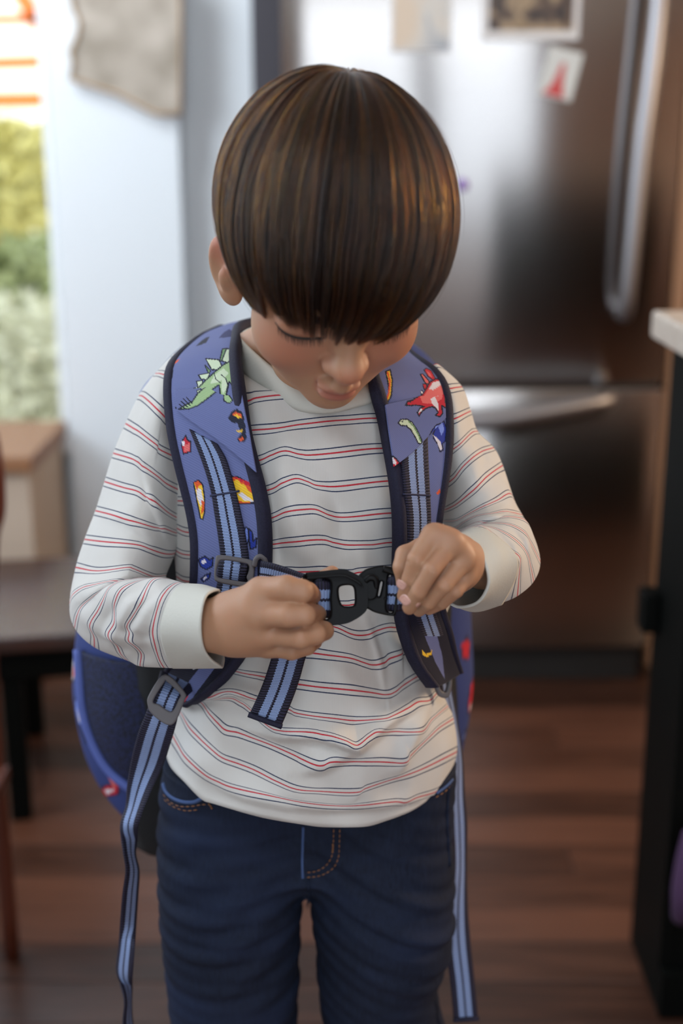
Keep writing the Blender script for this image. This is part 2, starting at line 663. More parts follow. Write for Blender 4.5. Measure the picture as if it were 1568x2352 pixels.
tbox('tabletop', (x0t, YT0, zt_ - 0.028), (x1t, YT1, zt_), m_darkwood)
tbox('apron', (x0t + 0.05, YT0 + 0.02, zt_ - 0.085), (x1t - 0.04, YT0 + 0.04, zt_ - 0.028), m_black)
tbox('apron', (x0t + 0.05, YT1 - 0.04, zt_ - 0.085), (x1t - 0.04, YT1 - 0.02, zt_ - 0.028), m_black)
lx = at(42, 1700, YT0 + 0.03)[0]
for (xa_, ya_) in ((lx, YT0 + 0.03), (x0t + 0.06, YT0 + 0.03), (lx, YT1 - 0.06), (x0t + 0.06, YT1 - 0.06)):
    tbox('leg', (xa_ - 0.018, ya_ - 0.005, 0), (xa_ + 0.018, ya_ + 0.03, zt_ - 0.03), m_black)
settle(tb)

# bench with cushion between table and window
m_cush = newmat('beige_cushion_cloth', s2l((186, 168, 150)), 0.9)
m_oak = newmat('honey_oak', s2l((140, 98, 66)), 0.5)
bn = empty('window_bench', (-1.0, 2.75, 0))
xb1 = at(158, 1100, 2.95)[0]
zb0 = at(80, 1045, 2.62)[2]
box('seat_board', (-1.6, 2.60, zb0 - 0.035), (xb1, 2.97, zb0), m_oak, bn, bevel=0.004)
box('front_panel', (-1.6, 2.62, 0.02), (xb1 - 0.01, 2.64, zb0 - 0.035), m_cush, bn, bevel=0.003)
box('side_panel', (xb1 - 0.03, 2.64, 0.02), (xb1 - 0.01, 2.96, zb0 - 0.035), m_cush, bn, bevel=0.003)
tag(bn, 'beige window bench with an oak edge under the garden window', 'bench')
settle(bn)

# curved chair back at the left edge of the picture
m_redwood = newmat('red_brown_wood', s2l((92, 44, 28)), 0.35)
ch = empty('wooden_chair', (-0.55, 1.75, 0))
c0 = at(-26, 1000, 1.6)
c1 = at(-8, 1160, 1.6)
c2 = at(-24, 1262, 1.6)
tube('back_post', [(c0[0] - 0.04, 1.62, c0[2] + 0.12), c0, c1, c2, (c2[0] - 0.02, 1.62, c2[2] - 0.2), (c2[0] - 0.02, 1.62, 0.0)], 0.012, m_redwood, ch, sub=6)
tube('back_post', [(c0[0] - 0.34, 1.62, c0[2] + 0.12), c0 - np.array([0.37, 0, 0]), c1 - np.array([0.38, 0, 0]), c2 - np.array([0.37, 0, 0]), (c2[0] - 0.36, 1.62, 0.0)], 0.012, m_redwood, ch, sub=6)
tube('top_rail', [(c0[0] - 0.04, 1.62, c0[2] + 0.12), (c0[0] - 0.19, 1.60, c0[2] + 0.14), (c0[0] - 0.34, 1.62, c0[2] + 0.12)], 0.014, m_redwood, ch)
box('seat', (c2[0] - 0.40, 1.24, 0.29), (c2[0] - 0.0, 1.62, 0.31), m_redwood, ch, bevel=0.006)
for xx in (c2[0] - 0.04, c2[0] - 0.36):
    tube('leg', [(xx, 1.27, 0.29), (xx, 1.26, 0.0)], 0.012, m_redwood, ch)
tag(ch, 'red-brown wooden chair cut off by the left edge of the picture', 'chair')
settle(ch)

# ================================================================ island at the right
YI = 1.50
YI1 = 1.66
isl = empty('kitchen_island', (0.7, 1.9, 0))
tag(isl, 'black kitchen island with a pale stone worktop at the right edge', 'kitchen island')
zi = at(1530, 716, YI1)[2]
xi = at(1540, 850, YI1)[0]
xi0 = at(1500, 780, YI1)[0]
box('worktop', (xi0, YI - 0.03, zi - 0.036), (WX1 - 0.9, YI1 + 0.02, zi), m_stone, isl, bevel=0.007, seg=3)
box('end_panel', (xi, YI, 0), (xi + 0.02, YI1, zi - 0.036), m_black, isl)
box('front_panel', (xi + 0.02, YI, 0.0), (WX1 - 0.95, YI + 0.02, zi - 0.036), m_black, isl)
hb = at(1490, 1400, YI1 - 0.02)
box('bracket', (hb[0] - 0.012, YI1 - 0.04, hb[2] - 0.028), (xi, YI1 - 0.0, hb[2] + 0.028), m_black, isl, bevel=0.004)
for yy_ in (YI + 0.02,):
    box('plinth', (xi - 0.0, YI - 0.02, 0), (xi + 0.9, YI, 0.07), m_black, isl)
settle(isl)
# purple cloth bag on the island's front
pbx = at(1550, 1975, YI - 0.02)
o = tube('cloth_bag', [(pbx[0] + 0.01, YI - 0.03, pbx[2] + 0.05), (pbx[0] + 0.012, YI - 0.045, pbx[2] + 0.02), (pbx[0] + 0.014, YI - 0.05, pbx[2] - 0.03), (pbx[0] + 0.01, YI - 0.03, pbx[2] - 0.08)], [0.006, 0.018, 0.024, 0.012], newmat('plum_cloth', s2l((60, 34, 66)), 0.9), nseg=14)
tag(o, 'small plum cloth bag hanging on the dark island front', 'bag')

# shelf with jars between fridge and island, far right edge
m_shelf = newmat('warm_beige_board', s2l((170, 130, 96)), 0.6)
sh = empty('wall_shelf', (1.0, 2.9, 0))
xs0 = at(1540, 600, 2.85)[0]
for zpx in (700, 565, 250):
    zz = at(1550, zpx, 2.85)[2]
    box('shelf_board', (xs0, 2.72, zz - 0.018), (xs0 + 0.6, YW, zz), m_shelf, sh)
box('side_board', (xs0 - 0.03, 2.70, 0), (xs0, YW, HC - 0.2), newmat('cream_board', s2l((186, 150, 122)), 0.6), sh)
tag(sh, 'cream and tan wall shelf beside the refrigerator', 'shelf')
settle(sh)


def jar(px, py_base, h, r, col, name, label, cat):
    c = at(px, py_base, 2.80)
    bm = bmesh.new()
    prof = [(0, 0), (r * 0.85, 0), (r, h * 0.12), (r, h * 0.7), (r * 0.7, h * 0.86), (r * 0.72, h), (0, h)]
    n = 20
    rings = []
    for pr, pz in prof[1:-1]:
        rings.append([bm.verts.new((c[0] + pr * math.cos(2 * PI * i / n), 2.80 + pr * math.sin(2 * PI * i / n), c[2] + pz)) for i in range(n)])
    for a, b in zip(rings, rings[1:]):
        for i in range(n):
            bm.faces.new((a[i], a[(i + 1) % n], b[(i + 1) % n], b[i]))
    bm.faces.new(rings[0][::-1])
    bm.faces.new(rings[-1])
    o = bm_obj(name, bm, newmat(name + '_glaze', s2l(col), 0.35), None, True)
    return tag(o, label, cat)


jar(1572, 563, 0.14, 0.045, (176, 182, 40), 'storage_jar', 'lime green jar on the middle shelf beside the fridge', 'jar')
jar(1575, 698, 0.07, 0.05, (150, 80, 36), 'storage_jar', 'amber brown jar on the low shelf beside the fridge', 'jar')
jar(1585, 248, 0.10, 0.05, (110, 80, 160), 'storage_jar', 'purple jar on the top shelf beside the fridge', 'jar')

# ================================================================ garden beyond the window
m_grass = newmat('garden_lawn', s2l((206, 200, 176)), 0.9)
struct(box('ground', (-6, YW + 0.15, -0.3), (2, 12, -0.05), m_grass, bevel=0))
m_leafs = [newmat('leaf_yellow_green', s2l((226, 216, 140)), 0.7), newmat('leaf_grey_green', s2l((190, 200, 150)), 0.7), newmat('leaf_pale', s2l((226, 224, 196)), 0.7)]


def bush(name, c, size, mat, n, leaf, label, seed):
    r = np.random.default_rng(seed)
    P = r.normal(size=(n, 3))
    P /= np.linalg.norm(P, axis=1)[:, None]
    P *= (r.random(n) ** 0.4)[:, None]
    P = P * np.array(size) + np.array(c)
    A = r.normal(size=(n, 3))
    A /= np.linalg.norm(A, axis=1)[:, None]
    B = np.cross(A, r.normal(size=(n, 3)))
    B /= np.linalg.norm(B, axis=1)[:, None]
    V = np.concatenate([P - A * leaf, P + B * leaf * 0.45, P + A * leaf, P - B * leaf * 0.45 + np.cross(A, B) * leaf * 0.2])
    i = np.arange(n)
    F = np.stack([i, i + n, i + 2 * n, i + 3 * n], 1)
    root = empty(name, (c[0], c[1], -0.05))
    fo = mesh_obj('foliage', V, F, mat, root, smooth=False)
    fo['kind'] = 'stuff'
    tube('stem', [(c[0], c[1], -0.05), (c[0], c[1], c[2])], 0.02, m_oak, root)
    tag(root, label, 'shrub', 'garden shrubs beyond the window')
    settle(root)


g = at(20, 400, 4.45)
bush('garden_shrub', (g[0] - 0.1, 4.45, g[2]), (0.5, 0.17, 0.19), m_leafs[0], 2600, 0.045, 'yellow-green leafy shrub at window height in the garden', 3)
g = at(40, 620, 4.95)
bush('garden_shrub', (g[0], 4.95, g[2] - 0.05), (0.6, 0.17, 0.22), m_leafs[1], 2200, 0.045, 'grey-green shrub behind the orange rail in the garden', 4)
g = at(60, 850, 4.0)
bush('garden_shrub', (g[0], 3.85, g[2]), (0.5, 0.2, 0.26), m_leafs[2], 2400, 0.032, 'pale silvery low shrub just above the window sill', 5)
m_cedar = newmat('orange_cedar', s2l((192, 98, 38)), 0.7)
pg = empty('garden_pergola', (-1.6, 5.0, -0.05))


def beam(name, a, b, r, Y=5.6):
    A, B = at(a[0], a[1], Y), at(b[0], b[1], Y)
    d = B - A
    n = np.array([-d[2], 0, d[0]])
    n = n / np.linalg.norm(n) * r
    prism(name, [A - n, B - n, B + n, A + n], (0, 0.06, 0), m_cedar, pg)


beam('rafter', (10, -70), (105, 85), 0.035)
beam('rafter', (-120, 45), (110, 42), 0.02)
beam('rail', (-120, 148), (118, 140), 0.028)
beam('rail', (-120, 232), (118, 228), 0.035)
beam('brace', (-60, 590), (125, 455), 0.05)
beam('post', (-60, -100), (-60, 900), 0.05)
tag(pg, 'orange cedar pergola with slanted rafters out in the garden', 'pergola')
settle(pg)
struct(box('garden_wall', (-6, 9, -0.05), (2, 9.2, 3.2), newmat('sky_pale_render', s2l((214, 218, 214)), 0.9), bevel=0))
# ================================================================ smooth solid modelling (distance field -> mesh)


class Prim:
    def __init__(self, kind, k=0.01, sub=False, **kw):
        self.kind, self.k, self.sub = kind, k, sub
        self.__dict__.update(kw)
        if kind == 'cone':
            self.a = np.array(self.a, float)
            self.b = np.array(self.b, float)
            self.c = (self.a + self.b) / 2
            self.rad = np.linalg.norm(self.a - self.b) / 2 + max(self.ra, self.rb)
        elif kind == 'ell':
            self.c = np.array(self.c, float)
            self.r = np.array(self.r, float)
            self.rad = self.r.max()
            if not hasattr(self, 'M'):
                self.M = np.eye(3)

    def d(self, p):
        if self.kind == 'cone':
            ab = self.b - self.a
            t = np.clip(((p - self.a) @ ab) / (ab @ ab + 1e-12), 0, 1)
            q = p - self.a - t[:, None] * ab
            return np.sqrt((q * q).sum(1)) - (self.ra + (self.rb - self.ra) * t)
        q = (p - self.c) @ self.M.T
        s = q / self.r
        k0 = np.sqrt((s * s).sum(1)) + 1e-9
        s2 = s / self.r
        k1 = np.sqrt((s2 * s2).sum(1)) + 1e-9
        return k0 * (k0 - 1) / k1


def sdf_eval(prims, p, cen=None, half=None):
    d = np.full(len(p), 1.0)
    for pr in prims:
        if cen is not None and np.linalg.norm(pr.c - cen) > pr.rad + half + 0.026:
            continue
        e = pr.d(p)
        k = pr.k
        if pr.sub:
            h = np.clip(0.5 - 0.5 * (d + e) / k, 0, 1)
            d = d + (-e - d) * h + k * h * (1 - h)
        else:
            h = np.clip(0.5 + 0.5 * (d - e) / k, 0, 1)
            d = e * h + d * (1 - h) - k * h * (1 - h)
    return d


def surface_nets(fn, lo, hi, h, B=16):
    """block-sparse naive surface nets; fn(points, centre, halfsize) -> distance"""
    lo = np.array(lo, float)
    n = np.ceil((np.array(hi) - lo) / (h * B)).astype(int)
    N = (n * B + 2).astype(np.int64)
    cells_id, cells_p, quads = [], [], []
    ar = np.arange(B + 1)
    I, J, K = np.meshgrid(ar, ar, ar, indexing='ij')
    off = np.stack([I, J, K], -1).reshape(-1, 3)
    half = h * B * math.sqrt(3) / 2
    S = np.array([N[1] * N[2], N[2], 1], np.int64)
    bl = [(i, j, k) for i in range(n[0]) for j in range(n[1]) for k in range(n[2])]
    bl = np.array(bl)
    cen = lo + (bl + 0.5) * h * B
    dc = fn(cen, None, None)
    keep = np.abs(dc) < half * 1.35 + 0.004
    corner = np.array([(a, b, c) for a in (0, 1) for b in (0, 1) for c in (0, 1)])
    edges = [(a, b) for a in range(8) for b in range(a + 1, 8) if np.abs(corner[a] - corner[b]).sum() == 1]
    for b3, c in zip(bl[keep], cen[keep]):
        base = b3 * B
        p = lo + (base + off) * h
        D = fn(p, c, half).reshape(B + 1, B + 1, B + 1)
        if D.min() > 0 or D.max() < 0:
            continue
        ins = D < 0
        cs = np.stack([D[a:B + a, b:B + b, c_:B + c_] for a, b, c_ in corner], -1)
        ci = cs < 0
        s = ci.sum(-1)
        m = (s > 0) & (s < 8)
        idx = np.argwhere(m)
        cv = cs[m]
        civ = ci[m]
        acc = np.zeros((len(idx), 3))
        cnt = np.zeros(len(idx))
        for a, b in edges:
            x = civ[:, a] != civ[:, b]
            va, vb = cv[:, a], cv[:, b]
            t = np.where(x, va / np.where(np.abs(va - vb) < 1e-12, 1, va - vb), 0)
            pt = corner[a] + t[:, None] * (corner[b] - corner[a])
            acc += pt * x[:, None]
            cnt += x
        pos = lo + (base + idx + acc / cnt[:, None]) * h
        gid = ((base + idx) @ S)
        cells_id.append(gid)
        cells_p.append(pos)
        for ax in range(3):
            o1, o2 = [q for q in range(3) if q != ax]
            sh = [slice(0, B)] * 3
            sh2 = list(sh)
            sh2[ax] = slice(1, B + 1)
            A = ins[tuple(sh)]
            Cc = ins[tuple(sh2)]
            e = np.argwhere(A != Cc)
            if not len(e):
                continue
            fl_ = A[tuple(e.T)]
            g = (base + e) @ S
            q = np.stack([g, g - S[o1], g - S[o1] - S[o2], g - S[o2]], 1)
            if ax == 1:
                fl_ = ~fl_
            q[~fl_] = q[~fl_][:, ::-1]
            quads.append(q)
    ids = np.concatenate(cells_id)
    P = np.concatenate(cells_p)
    o = np.argsort(ids)
    ids, P = ids[o], P[o]
    Q = np.concatenate(quads)
    w = np.searchsorted(ids, Q)
    w = np.clip(w, 0, len(ids) - 1)
    ok = (ids[w] == Q).all(1)
    return P, w[ok]


# ================================================================ the child: head frame
HC_Y = 0.855
HEAD = at(771, 480, HC_Y)
h_pitch, h_yaw, h_roll = math.radians(39), math.radians(14), math.radians(0)
_f = np.array([math.sin(h_yaw) * math.cos(h_pitch), -math.cos(h_yaw) * math.cos(h_pitch), -math.sin(h_pitch)])
_r = np.array([math.cos(h_yaw), math.sin(h_yaw), 0.0])
_u = np.cross(_f, _r) * -1
if _u[2] < 0:
    _u = -_u
HM = np.stack([_r, _f, _u])       # rows: local axes (x right in picture, f face, u up)


def hw(x, f, u):
    """head-local -> world"""
    return HEAD + x * _r + f * _f + u * _u


body = []


def H_ell(c, r, k=0.01, sub=False, rot=None):
    M = HM if rot is None else rot @ HM
    body.append(Prim('ell', k, sub, c=hw(*c), r=r, M=M))


def H_cone(a, b, ra, rb, k=0.008, sub=False):
    body.append(Prim('cone', k, sub, a=hw(*a), b=hw(*b), ra=ra, rb=rb))


def rotz(a):
    c, s = math.cos(a), math.sin(a)
    return np.array([[c, s, 0], [-s, c, 0], [0, 0, 1.0]])


def roty(a):
    c, s = math.cos(a), math.sin(a)
    return np.array([[c, 0, -s], [0, 1, 0], [s, 0, c]])


# cranium and face
H_ell((0, -0.004, 0.0), (0.069, 0.085, 0.074), 0.001)
H_ell((0, 0.040, -0.008), (0.056, 0.042, 0.046), 0.02)
H_ell((0.0015, 0.030, -0.056), (0.0495, 0.046, 0.050), 0.018)
for s in (-1, 1):
    H_ell((s * 0.031 + 0.001, 0.044, -0.064), (0.025, 0.028, 0.026), 0.014)
H_ell((0, 0.044, -0.094), (0.034, 0.030, 0.022), 0.018)
H_ell((0, 0.064, -0.106), (0.016, 0.013, 0.012), 0.012)      # chin
H_cone((0, 0.074, -0.028), (0, 0.086, -0.055), 0.0070, 0.0095, 0.010)   # nose
H_ell((0, 0.0885, -0.0575), (0.0105, 0.0100, 0.0090), 0.005)
for s in (-1, 1):
    H_ell((s * 0.0100, 0.0810, -0.0600), (0.0058, 0.0070, 0.0055), 0.005)
    H_cone((s * 0.0055, 0.0845, -0.0700), (s * 0.0065, 0.084, -0.0645), 0.0018, 0.0022, 0.002, True)
    H_ell((s * 0.031, 0.0715, -0.030), (0.017, 0.012, 0.009), 0.012, True)    # socket
    H_ell((s * 0.0305, 0.0615, -0.0345), (0.0155, 0.0130, 0.0110), 0.004)      # closed lid over the eye
    # lid crease
    pts = [(s * (0.0305 + 0.0155 * math.cos(a)), 0.0735 - 0.006 * abs(math.cos(a)) ** 2, -0.0275 + 0.003 * math.sin(a)) for a in np.linspace(PI, 0, 6)]
    for a, b in zip(pts, pts[1:]):
        H_cone(a, b, 0.0007, 0.0007, 0.002, True)
H_cone((0, 0.084, -0.070), (0, 0.0835, -0.078), 0.0055, 0.0060, 0.008)      # philtrum base
H_ell((0, 0.0780, -0.0830), (0.0150, 0.0080, 0.0045), 0.004)   # upper lip
H_ell((0, 0.0770, -0.0912), (0.0130, 0.0082, 0.0052), 0.004)   # lower lip
pts = [(x, 0.0868 - 24 * x * x, -0.0872 + 7.5 * x * x) for x in np.linspace(-0.016, 0.016, 8)]
for a, b in zip(pts, pts[1:]):
    H_cone(a, b, 0.0011, 0.0011, 0.0016, True)
# ears
for s in (-1, 1):
    R = rotz(s * 0.50) @ roty(s * 0.10)
    H_ell((s * 0.0675, -0.004, -0.053), (0.0075, 0.0165, 0.0250), 0.006, rot=R)
    H_ell((s * 0.0630, 0.003, -0.071), (0.0060, 0.0085, 0.0095), 0.007, rot=R)
    H_ell((s * 0.0740, 0.000, -0.050), (0.0045, 0.0105, 0.0165), 0.004, True, rot=R)
    H_ell((s * 0.0687, 0.0040, -0.056), (0.0042, 0.0052, 0.0090), 0.003, rot=R)
# neck, trunk, arms and legs under the clothes
NB = at(752, 930, 0.965)
body.append(Prim('cone', 0.02, a=hw(0, -0.028, -0.060), b=NB, ra=0.040, rb=0.038))
body.append(Prim('cone', 0.02, a=at(700, 800, 0.985), b=at(585, 828, 1.0), ra=0.033, rb=0.024))
body.append(Prim('cone', 0.02, a=at(800, 800, 0.985), b=at(868, 840, 1.005), ra=0.030, rb=0.016))
TC = at(735, 1180, 0.985)
TH = at(715, 1750, 0.985)
body.append(Prim('cone', 0.03, a=NB + np.array([0, 0.01, -0.03]), b=TC, ra=0.045, rb=0.058))
body.append(Prim('cone', 0.03, a=TC, b=TH, ra=0.056, rb=0.046))
SHL, SHR = at(440, 950, 1.01), at(960, 950, 1.01)
body.append(Prim('cone', 0.02, a=SHL, b=SHR, ra=0.024, rb=0.024))


def arm(S, E, Wp, rw):
    body.append(Prim('cone', 0.01, a=S, b=E, ra=0.019, rb=0.016))
    body.append(Prim('cone', 0.01, a=E, b=Wp, ra=0.016, rb=rw))


def hp(px, py, Y):
    return at(px, py, Y)


# ---- left hand of the picture (fist round the buckle)
LW = hp(500, 1437, 0.812)
arm(SHL, at(262, 1385, 0.935), LW, 0.0140)


def chain(pts, k=0.004, k0=0.010):
    """pts: (px, py, Y, radius in px) -> round cones"""
    Q = [(hp(a, b, c), r * mpp(a, b, c)) for a, b, c, r in pts]
    for i in range(len(Q) - 1):
        body.append(Prim('cone', k0 if i == 0 else k, a=Q[i][0], b=Q[i + 1][0], ra=Q[i][1], rb=Q[i + 1][1]))


CREASES = []
yb = 0.800
chain([(480, 1437, 0.815, 56), (545, 1432, 0.808, 56)], 0.01, 0.012)
# metacarpals
chain([(540, 1405, 0.806, 44), (596, 1362, 0.797, 33)], 0.01, 0.014)
chain([(545, 1425, 0.802, 44), (584, 1408, 0.791, 33)], 0.01, 0.014)
chain([(548, 1445, 0.804, 44), (600, 1455, 0.796, 31)], 0.01, 0.014)
chain([(550, 1455, 0.810, 42), (615, 1482, 0.806, 26)], 0.01, 0.014)
# fingers: knuckle, middle joint, then curled back round the buckle
chain([(600, 1356, 0.797, 30), (658, 1350, 0.785, 29), (694, 1358, 0.785, 26.5), (706, 1361, 0.800, 24), (722, 1370, 0.822, 20)], 0.0014, 0.005)
chain([(588, 1411, 0.792, 29), (662, 1414, 0.779, 27.5), (700, 1413, 0.780, 25.5), (712, 1412, 0.796, 24), (732, 1408, 0.818, 20)], 0.0014, 0.004)
chain([(604, 1455, 0.797, 27), (690, 1465, 0.785, 26), (726, 1456, 0.790, 24), (744, 1449, 0.802, 22), (744, 1445, 0.820, 20)], 0.0014, 0.004)
chain([(616, 1484, 0.805, 24), (670, 1494, 0.799, 22), (705, 1485, 0.803, 20), (722, 1474, 0.816, 18)], 0.0014, 0.004)
# thumb behind the buckle, tip peeping over its top edge
chain([(560, 1400, 0.822, 34), (640, 1372, 0.832, 27), (715, 1345, 0.834, 22), (762, 1317, 0.828, 18)], 0.004, 0.010)

# ---- right hand of the picture
RW = hp(1108, 1308, 0.872)
arm(SHR, at(1150, 1260, 0.94), RW, 0.0130)
chain([(1106, 1308, 0.872, 30), (1072, 1290, 0.842, 33)], 0.01, 0.012)
# metacarpals: foreshortened back of the hand
chain([(1062, 1276, 0.832, 27), (1000, 1232, 0.797, 27)], 0.01, 0.014)
chain([(1066, 1282, 0.832, 27), (1040, 1247, 0.795, 26)], 0.01, 0.014)
chain([(1070, 1292, 0.832, 27), (1066, 1285, 0.799, 23)], 0.01, 0.014)
chain([(1070, 1304, 0.834, 27), (1066, 1325, 0.806, 20)], 0.01, 0.012)
for (cx1, cy1, r1, dx1, dy1) in ((948, 1284, 17, 0.95, 0.30), (944, 1292, 16, 0.95, 0.30), (988, 1308, 18, 0.86, 0.50), (983, 1316, 17, 0.86, 0.50), (1018, 1342, 16, 0.80, 0.60)):
    CREASES.append((cx1, cy1, r1, dx1, dy1))
body.append(Prim('ell', 0.012, c=hp(1020, 1305, 0.822), r=(0.019, 0.015, 0.021)))
# index
chain([(992, 1228, 0.797, 25), (955, 1284, 0.785, 20.5), (941, 1328, 0.789, 18), (928, 1368, 0.798, 17)], 0.0012, 0.004)
# middle
chain([(1038, 1246, 0.795, 25), (990, 1308, 0.780, 20.8), (962, 1358, 0.784, 18.6), (940, 1395, 0.794, 17)], 0.0012, 0.003)
# ring
chain([(1066, 1284, 0.799, 23), (1020, 1343, 0.785, 20), (985, 1383, 0.792, 17.5), (962, 1402, 0.806, 15)], 0.0012, 0.003)
# little
chain([(1072, 1322, 0.806, 19), (1046, 1356, 0.797, 18), (1015, 1384, 0.803, 15.5), (985, 1400, 0.812, 13)], 0.0012, 0.003)
# thumb: its joint bulges out at the left, the tip goes under the index finger
chain([(1040, 1275, 0.825, 28), (965, 1262, 0.822, 22), (930, 1274, 0.818, 19), (922, 1302, 0.812, 17), (924, 1340, 0.812, 15)], 0.005, 0.010)

# shallow skin creases across the middle finger joints, laid on the surface
for (cx1, cy1, r1, dx1, dy1) in CREASES:
    q1 = []
    for s1 in (-1, -0.33, 0.33, 1):
        X1, Z1 = cx1 + dx1 * r1 * s1 * 0.75, cy1 + dy1 * r1 * s1 * 0.75
        Y1 = 0.74
        for _ in range(40):
            Y1 += max(sdf_eval(body, at(X1, Z1, Y1)[None])[0], -0.001) * 0.9
        q1.append(at(X1, Z1, Y1))
    for a1, b1 in zip(q1, q1[1:]):
        body.append(Prim('cone', 0.0012, True, a=a1, b=b1, ra=0.00035, rb=0.00035))

# legs
for (x0_, x1_) in ((560, 560), (870, 870)):
    hpj = at(x0_, 1880, 0.985)
    kn = at(x1_ + (-20 if x0_ < 700 else 20), 2500, 0.985)
    body.append(Prim('cone', 0.02, a=hpj, b=kn, ra=0.046, rb=0.034))
    body.append(Prim('cone', 0.01, a=kn, b=(kn[0], kn[1] + 0.01, 0.06), ra=0.034, rb=0.026))
    body.append(Prim('cone', 0.01, a=(kn[0], kn[1] + 0.02, 0.035), b=(kn[0], kn[1] - 0.09, 0.028), ra=0.026, rb=0.022))


def body_fn(p, c, hf):
    return sdf_eval(body, p, c, hf)


m_skin = newmat('child_skin', (0.5, 0.3, 0.2), 0.55)
t = NT(m_skin)
vc = t.attr('tint')
nz = t.noise(55, 4, t.coord())
skc = t.mix(t.math('MULTIPLY', t.math('SUBTRACT', nz.outputs[0], 0.3), 0.35), vc.outputs['Color'], s2l((168, 100, 78)))
t.l(skc, t.b.inputs['Base Color'])
t.b.inputs['Subsurface Weight'].default_value = 0.30
t.b.inputs['Subsurface Radius'].default_value = (1.0, 0.35, 0.2)
t.b.inputs['Subsurface Scale'].default_value = 0.006
n2 = t.noise(900, 3, t.coord())
t.bump(n2.outputs[0], 0.12, 0.0004)


def build_body():
    h = 0.00135
    # fine mesh for everything above the hips, then the hidden legs follow the same field at the same step only where needed
    V, F = surface_nets(body_fn, (-0.26, 0.72, 0.0), (0.26, 1.10, 1.24), h * 1.0)
    return V, F


def build_body_fast():
    return surface_nets(body_fn, (-0.26, 0.70, 0.0), (0.26, 1.10, 1.24), 0.0012)


bV, bF = build_body_fast()
base = np.array(s2l((172, 131, 102)))
tint = np.tile(base, (len(bV), 1))


def blob(c, r, col, a):
    d = np.linalg.norm(bV - np.array(c), axis=1)
    w = (np.clip(1 - d / r, 0, 1) ** 0.7 * a)[:, None]
    tint[:] = tint * (1 - w) + np.array(s2l(col)) * w


for s in (-1, 1):
    blob(hw(s * 0.034, 0.070, -0.058), 0.032, (186, 104, 86), 0.45)
    blob(hw(s * 0.078, 0.0, -0.03), 0.026, (200, 92, 80), 0.5)
blob(hw(0, 0.098, -0.062), 0.016, (190, 112, 88), 0.6)
# lips
q = (bV - HEAD) @ HM.T
lip = (np.abs(q[:, 0]) < 0.019) & (q[:, 1] > 0.066) & (q[:, 2] < -0.0795 + 0.0) & (q[:, 2] > -0.0962)
wl = np.clip(1 - (q[:, 0] / 0.0165) ** 2, 0, 1) * np.clip(1 - ((q[:, 2] + 0.0872) / 0.0075) ** 2, 0, 1)
wl = (np.where(lip, wl, 0) ** 0.5 * 0.8)[:, None]
tint[:] = tint * (1 - wl) + np.array(s2l((158, 84, 76))) * wl
# knuckles slightly redder
for (px_, py_, Y_) in ((949, 1284, 0.77), (990, 1308, 0.765), (1019, 1343, 0.77), (936, 1345, 0.775), (960, 1372, 0.77), (659, 1349, 0.765), (660, 1412, 0.76), (690, 1464, 0.765)):
    blob(at(px_, py_, Y_), 0.009, (186, 112, 92), 0.5)
person = mesh_obj('person', bV, bF, m_skin, None, True, {'tint': tint})
tag(person, 'small child with bowed head in striped shirt and jeans fastening a chest buckle', 'person')
# fingernails as thin shells
m_nail = newmat('fingernail', s2l((206, 160, 146)), 0.25)


def nail(px, py, Y, rx, ry, ang):
    c = at(px, py, Y)
    m = mpp(px, py, Y)
    n = 14
    V = []
    F = []
    for j in range(5):
        rr = j / 4
        for i in range(n):
            a = 2 * PI * i / n
            x = rr * np.sign(math.cos(a)) * abs(math.cos(a)) ** 0.8 * rx
            y = rr * np.sign(math.sin(a)) * abs(math.sin(a)) ** 0.8 * ry
            X = x * math.cos(ang) - y * math.sin(ang)
            Z = x * math.sin(ang) + y * math.cos(ang)
            V.append((X * m, 0.00022 * (x * x) * 0.012 * 1.0 + (rr ** 2) * 0.0012, -Z * m))
    F = grid_faces(5, n, wrap=True)
    V = np.array(V) + c
    # lay it on the finger: push each point to the skin surface
    for it in range(12):
        d = sdf_eval(body, V)
        V[:, 1] += np.clip(d - 0.00025, -0.002, 0.002) * 0.9
    o = mesh_obj('fingernail', V, F, m_nail, person)
    sm = o.modifiers.new('s', 'SOLIDIFY')
    sm.thickness = 0.0005
    return o


nail(924, 1365, 0.772, 10.5, 13, 0.35)
nail(932, 1400, 0.772, 11.5, 13.5, 0.62)
nail(961, 1391, 0.785, 6.5, 6.5, 0.7)
# eyelashes along the closed lids
m_lash = newmat('lash_dark_hair', (0.008, 0.006, 0.005), 0.6)


def on_face(x, u, f0=0.11):
    """walk towards the face along -f until the skin is met"""
    p = np.array([hw(x, f0, u)])
    for _ in range(60):
        d = sdf_eval(body, p)[0]
        p = p - _f * max(d - 0.0002, -0.001) * 0.8
        if abs(d - 0.0002) < 1e-5:
            break
    return p[0]


for s in (-1, 1):
    pts = np.array([on_face(s * 0.0305 + a * 0.0150, -0.0445 + 0.0045 * a * a) for a in np.linspace(-1.0, 1.0, 9)])
    tube('eyelashes', pts, [0.0003] + [0.0009] * 7 + [0.0003], m_lash, person, nseg=6, sub=3)
    bmv, bmf = [], []
    C = catmull(pts, 6)
    for p in C[2:-2]:
        dirv = _f * 0.0045 - _u * 0.0040 + _r * random.uniform(-0.0012, 0.0012)
        w = _r * 0.00022
        k_ = len(bmv)
        bmv += [p - w, p + w, p + dirv]
        bmf.append((k_, k_ + 1, k_ + 2))
    lo_ = mesh_obj('lash_hairs', bmv, bmf, m_lash, person)
    lo_['kind'] = 'stuff'
# ================================================================ striped shirt


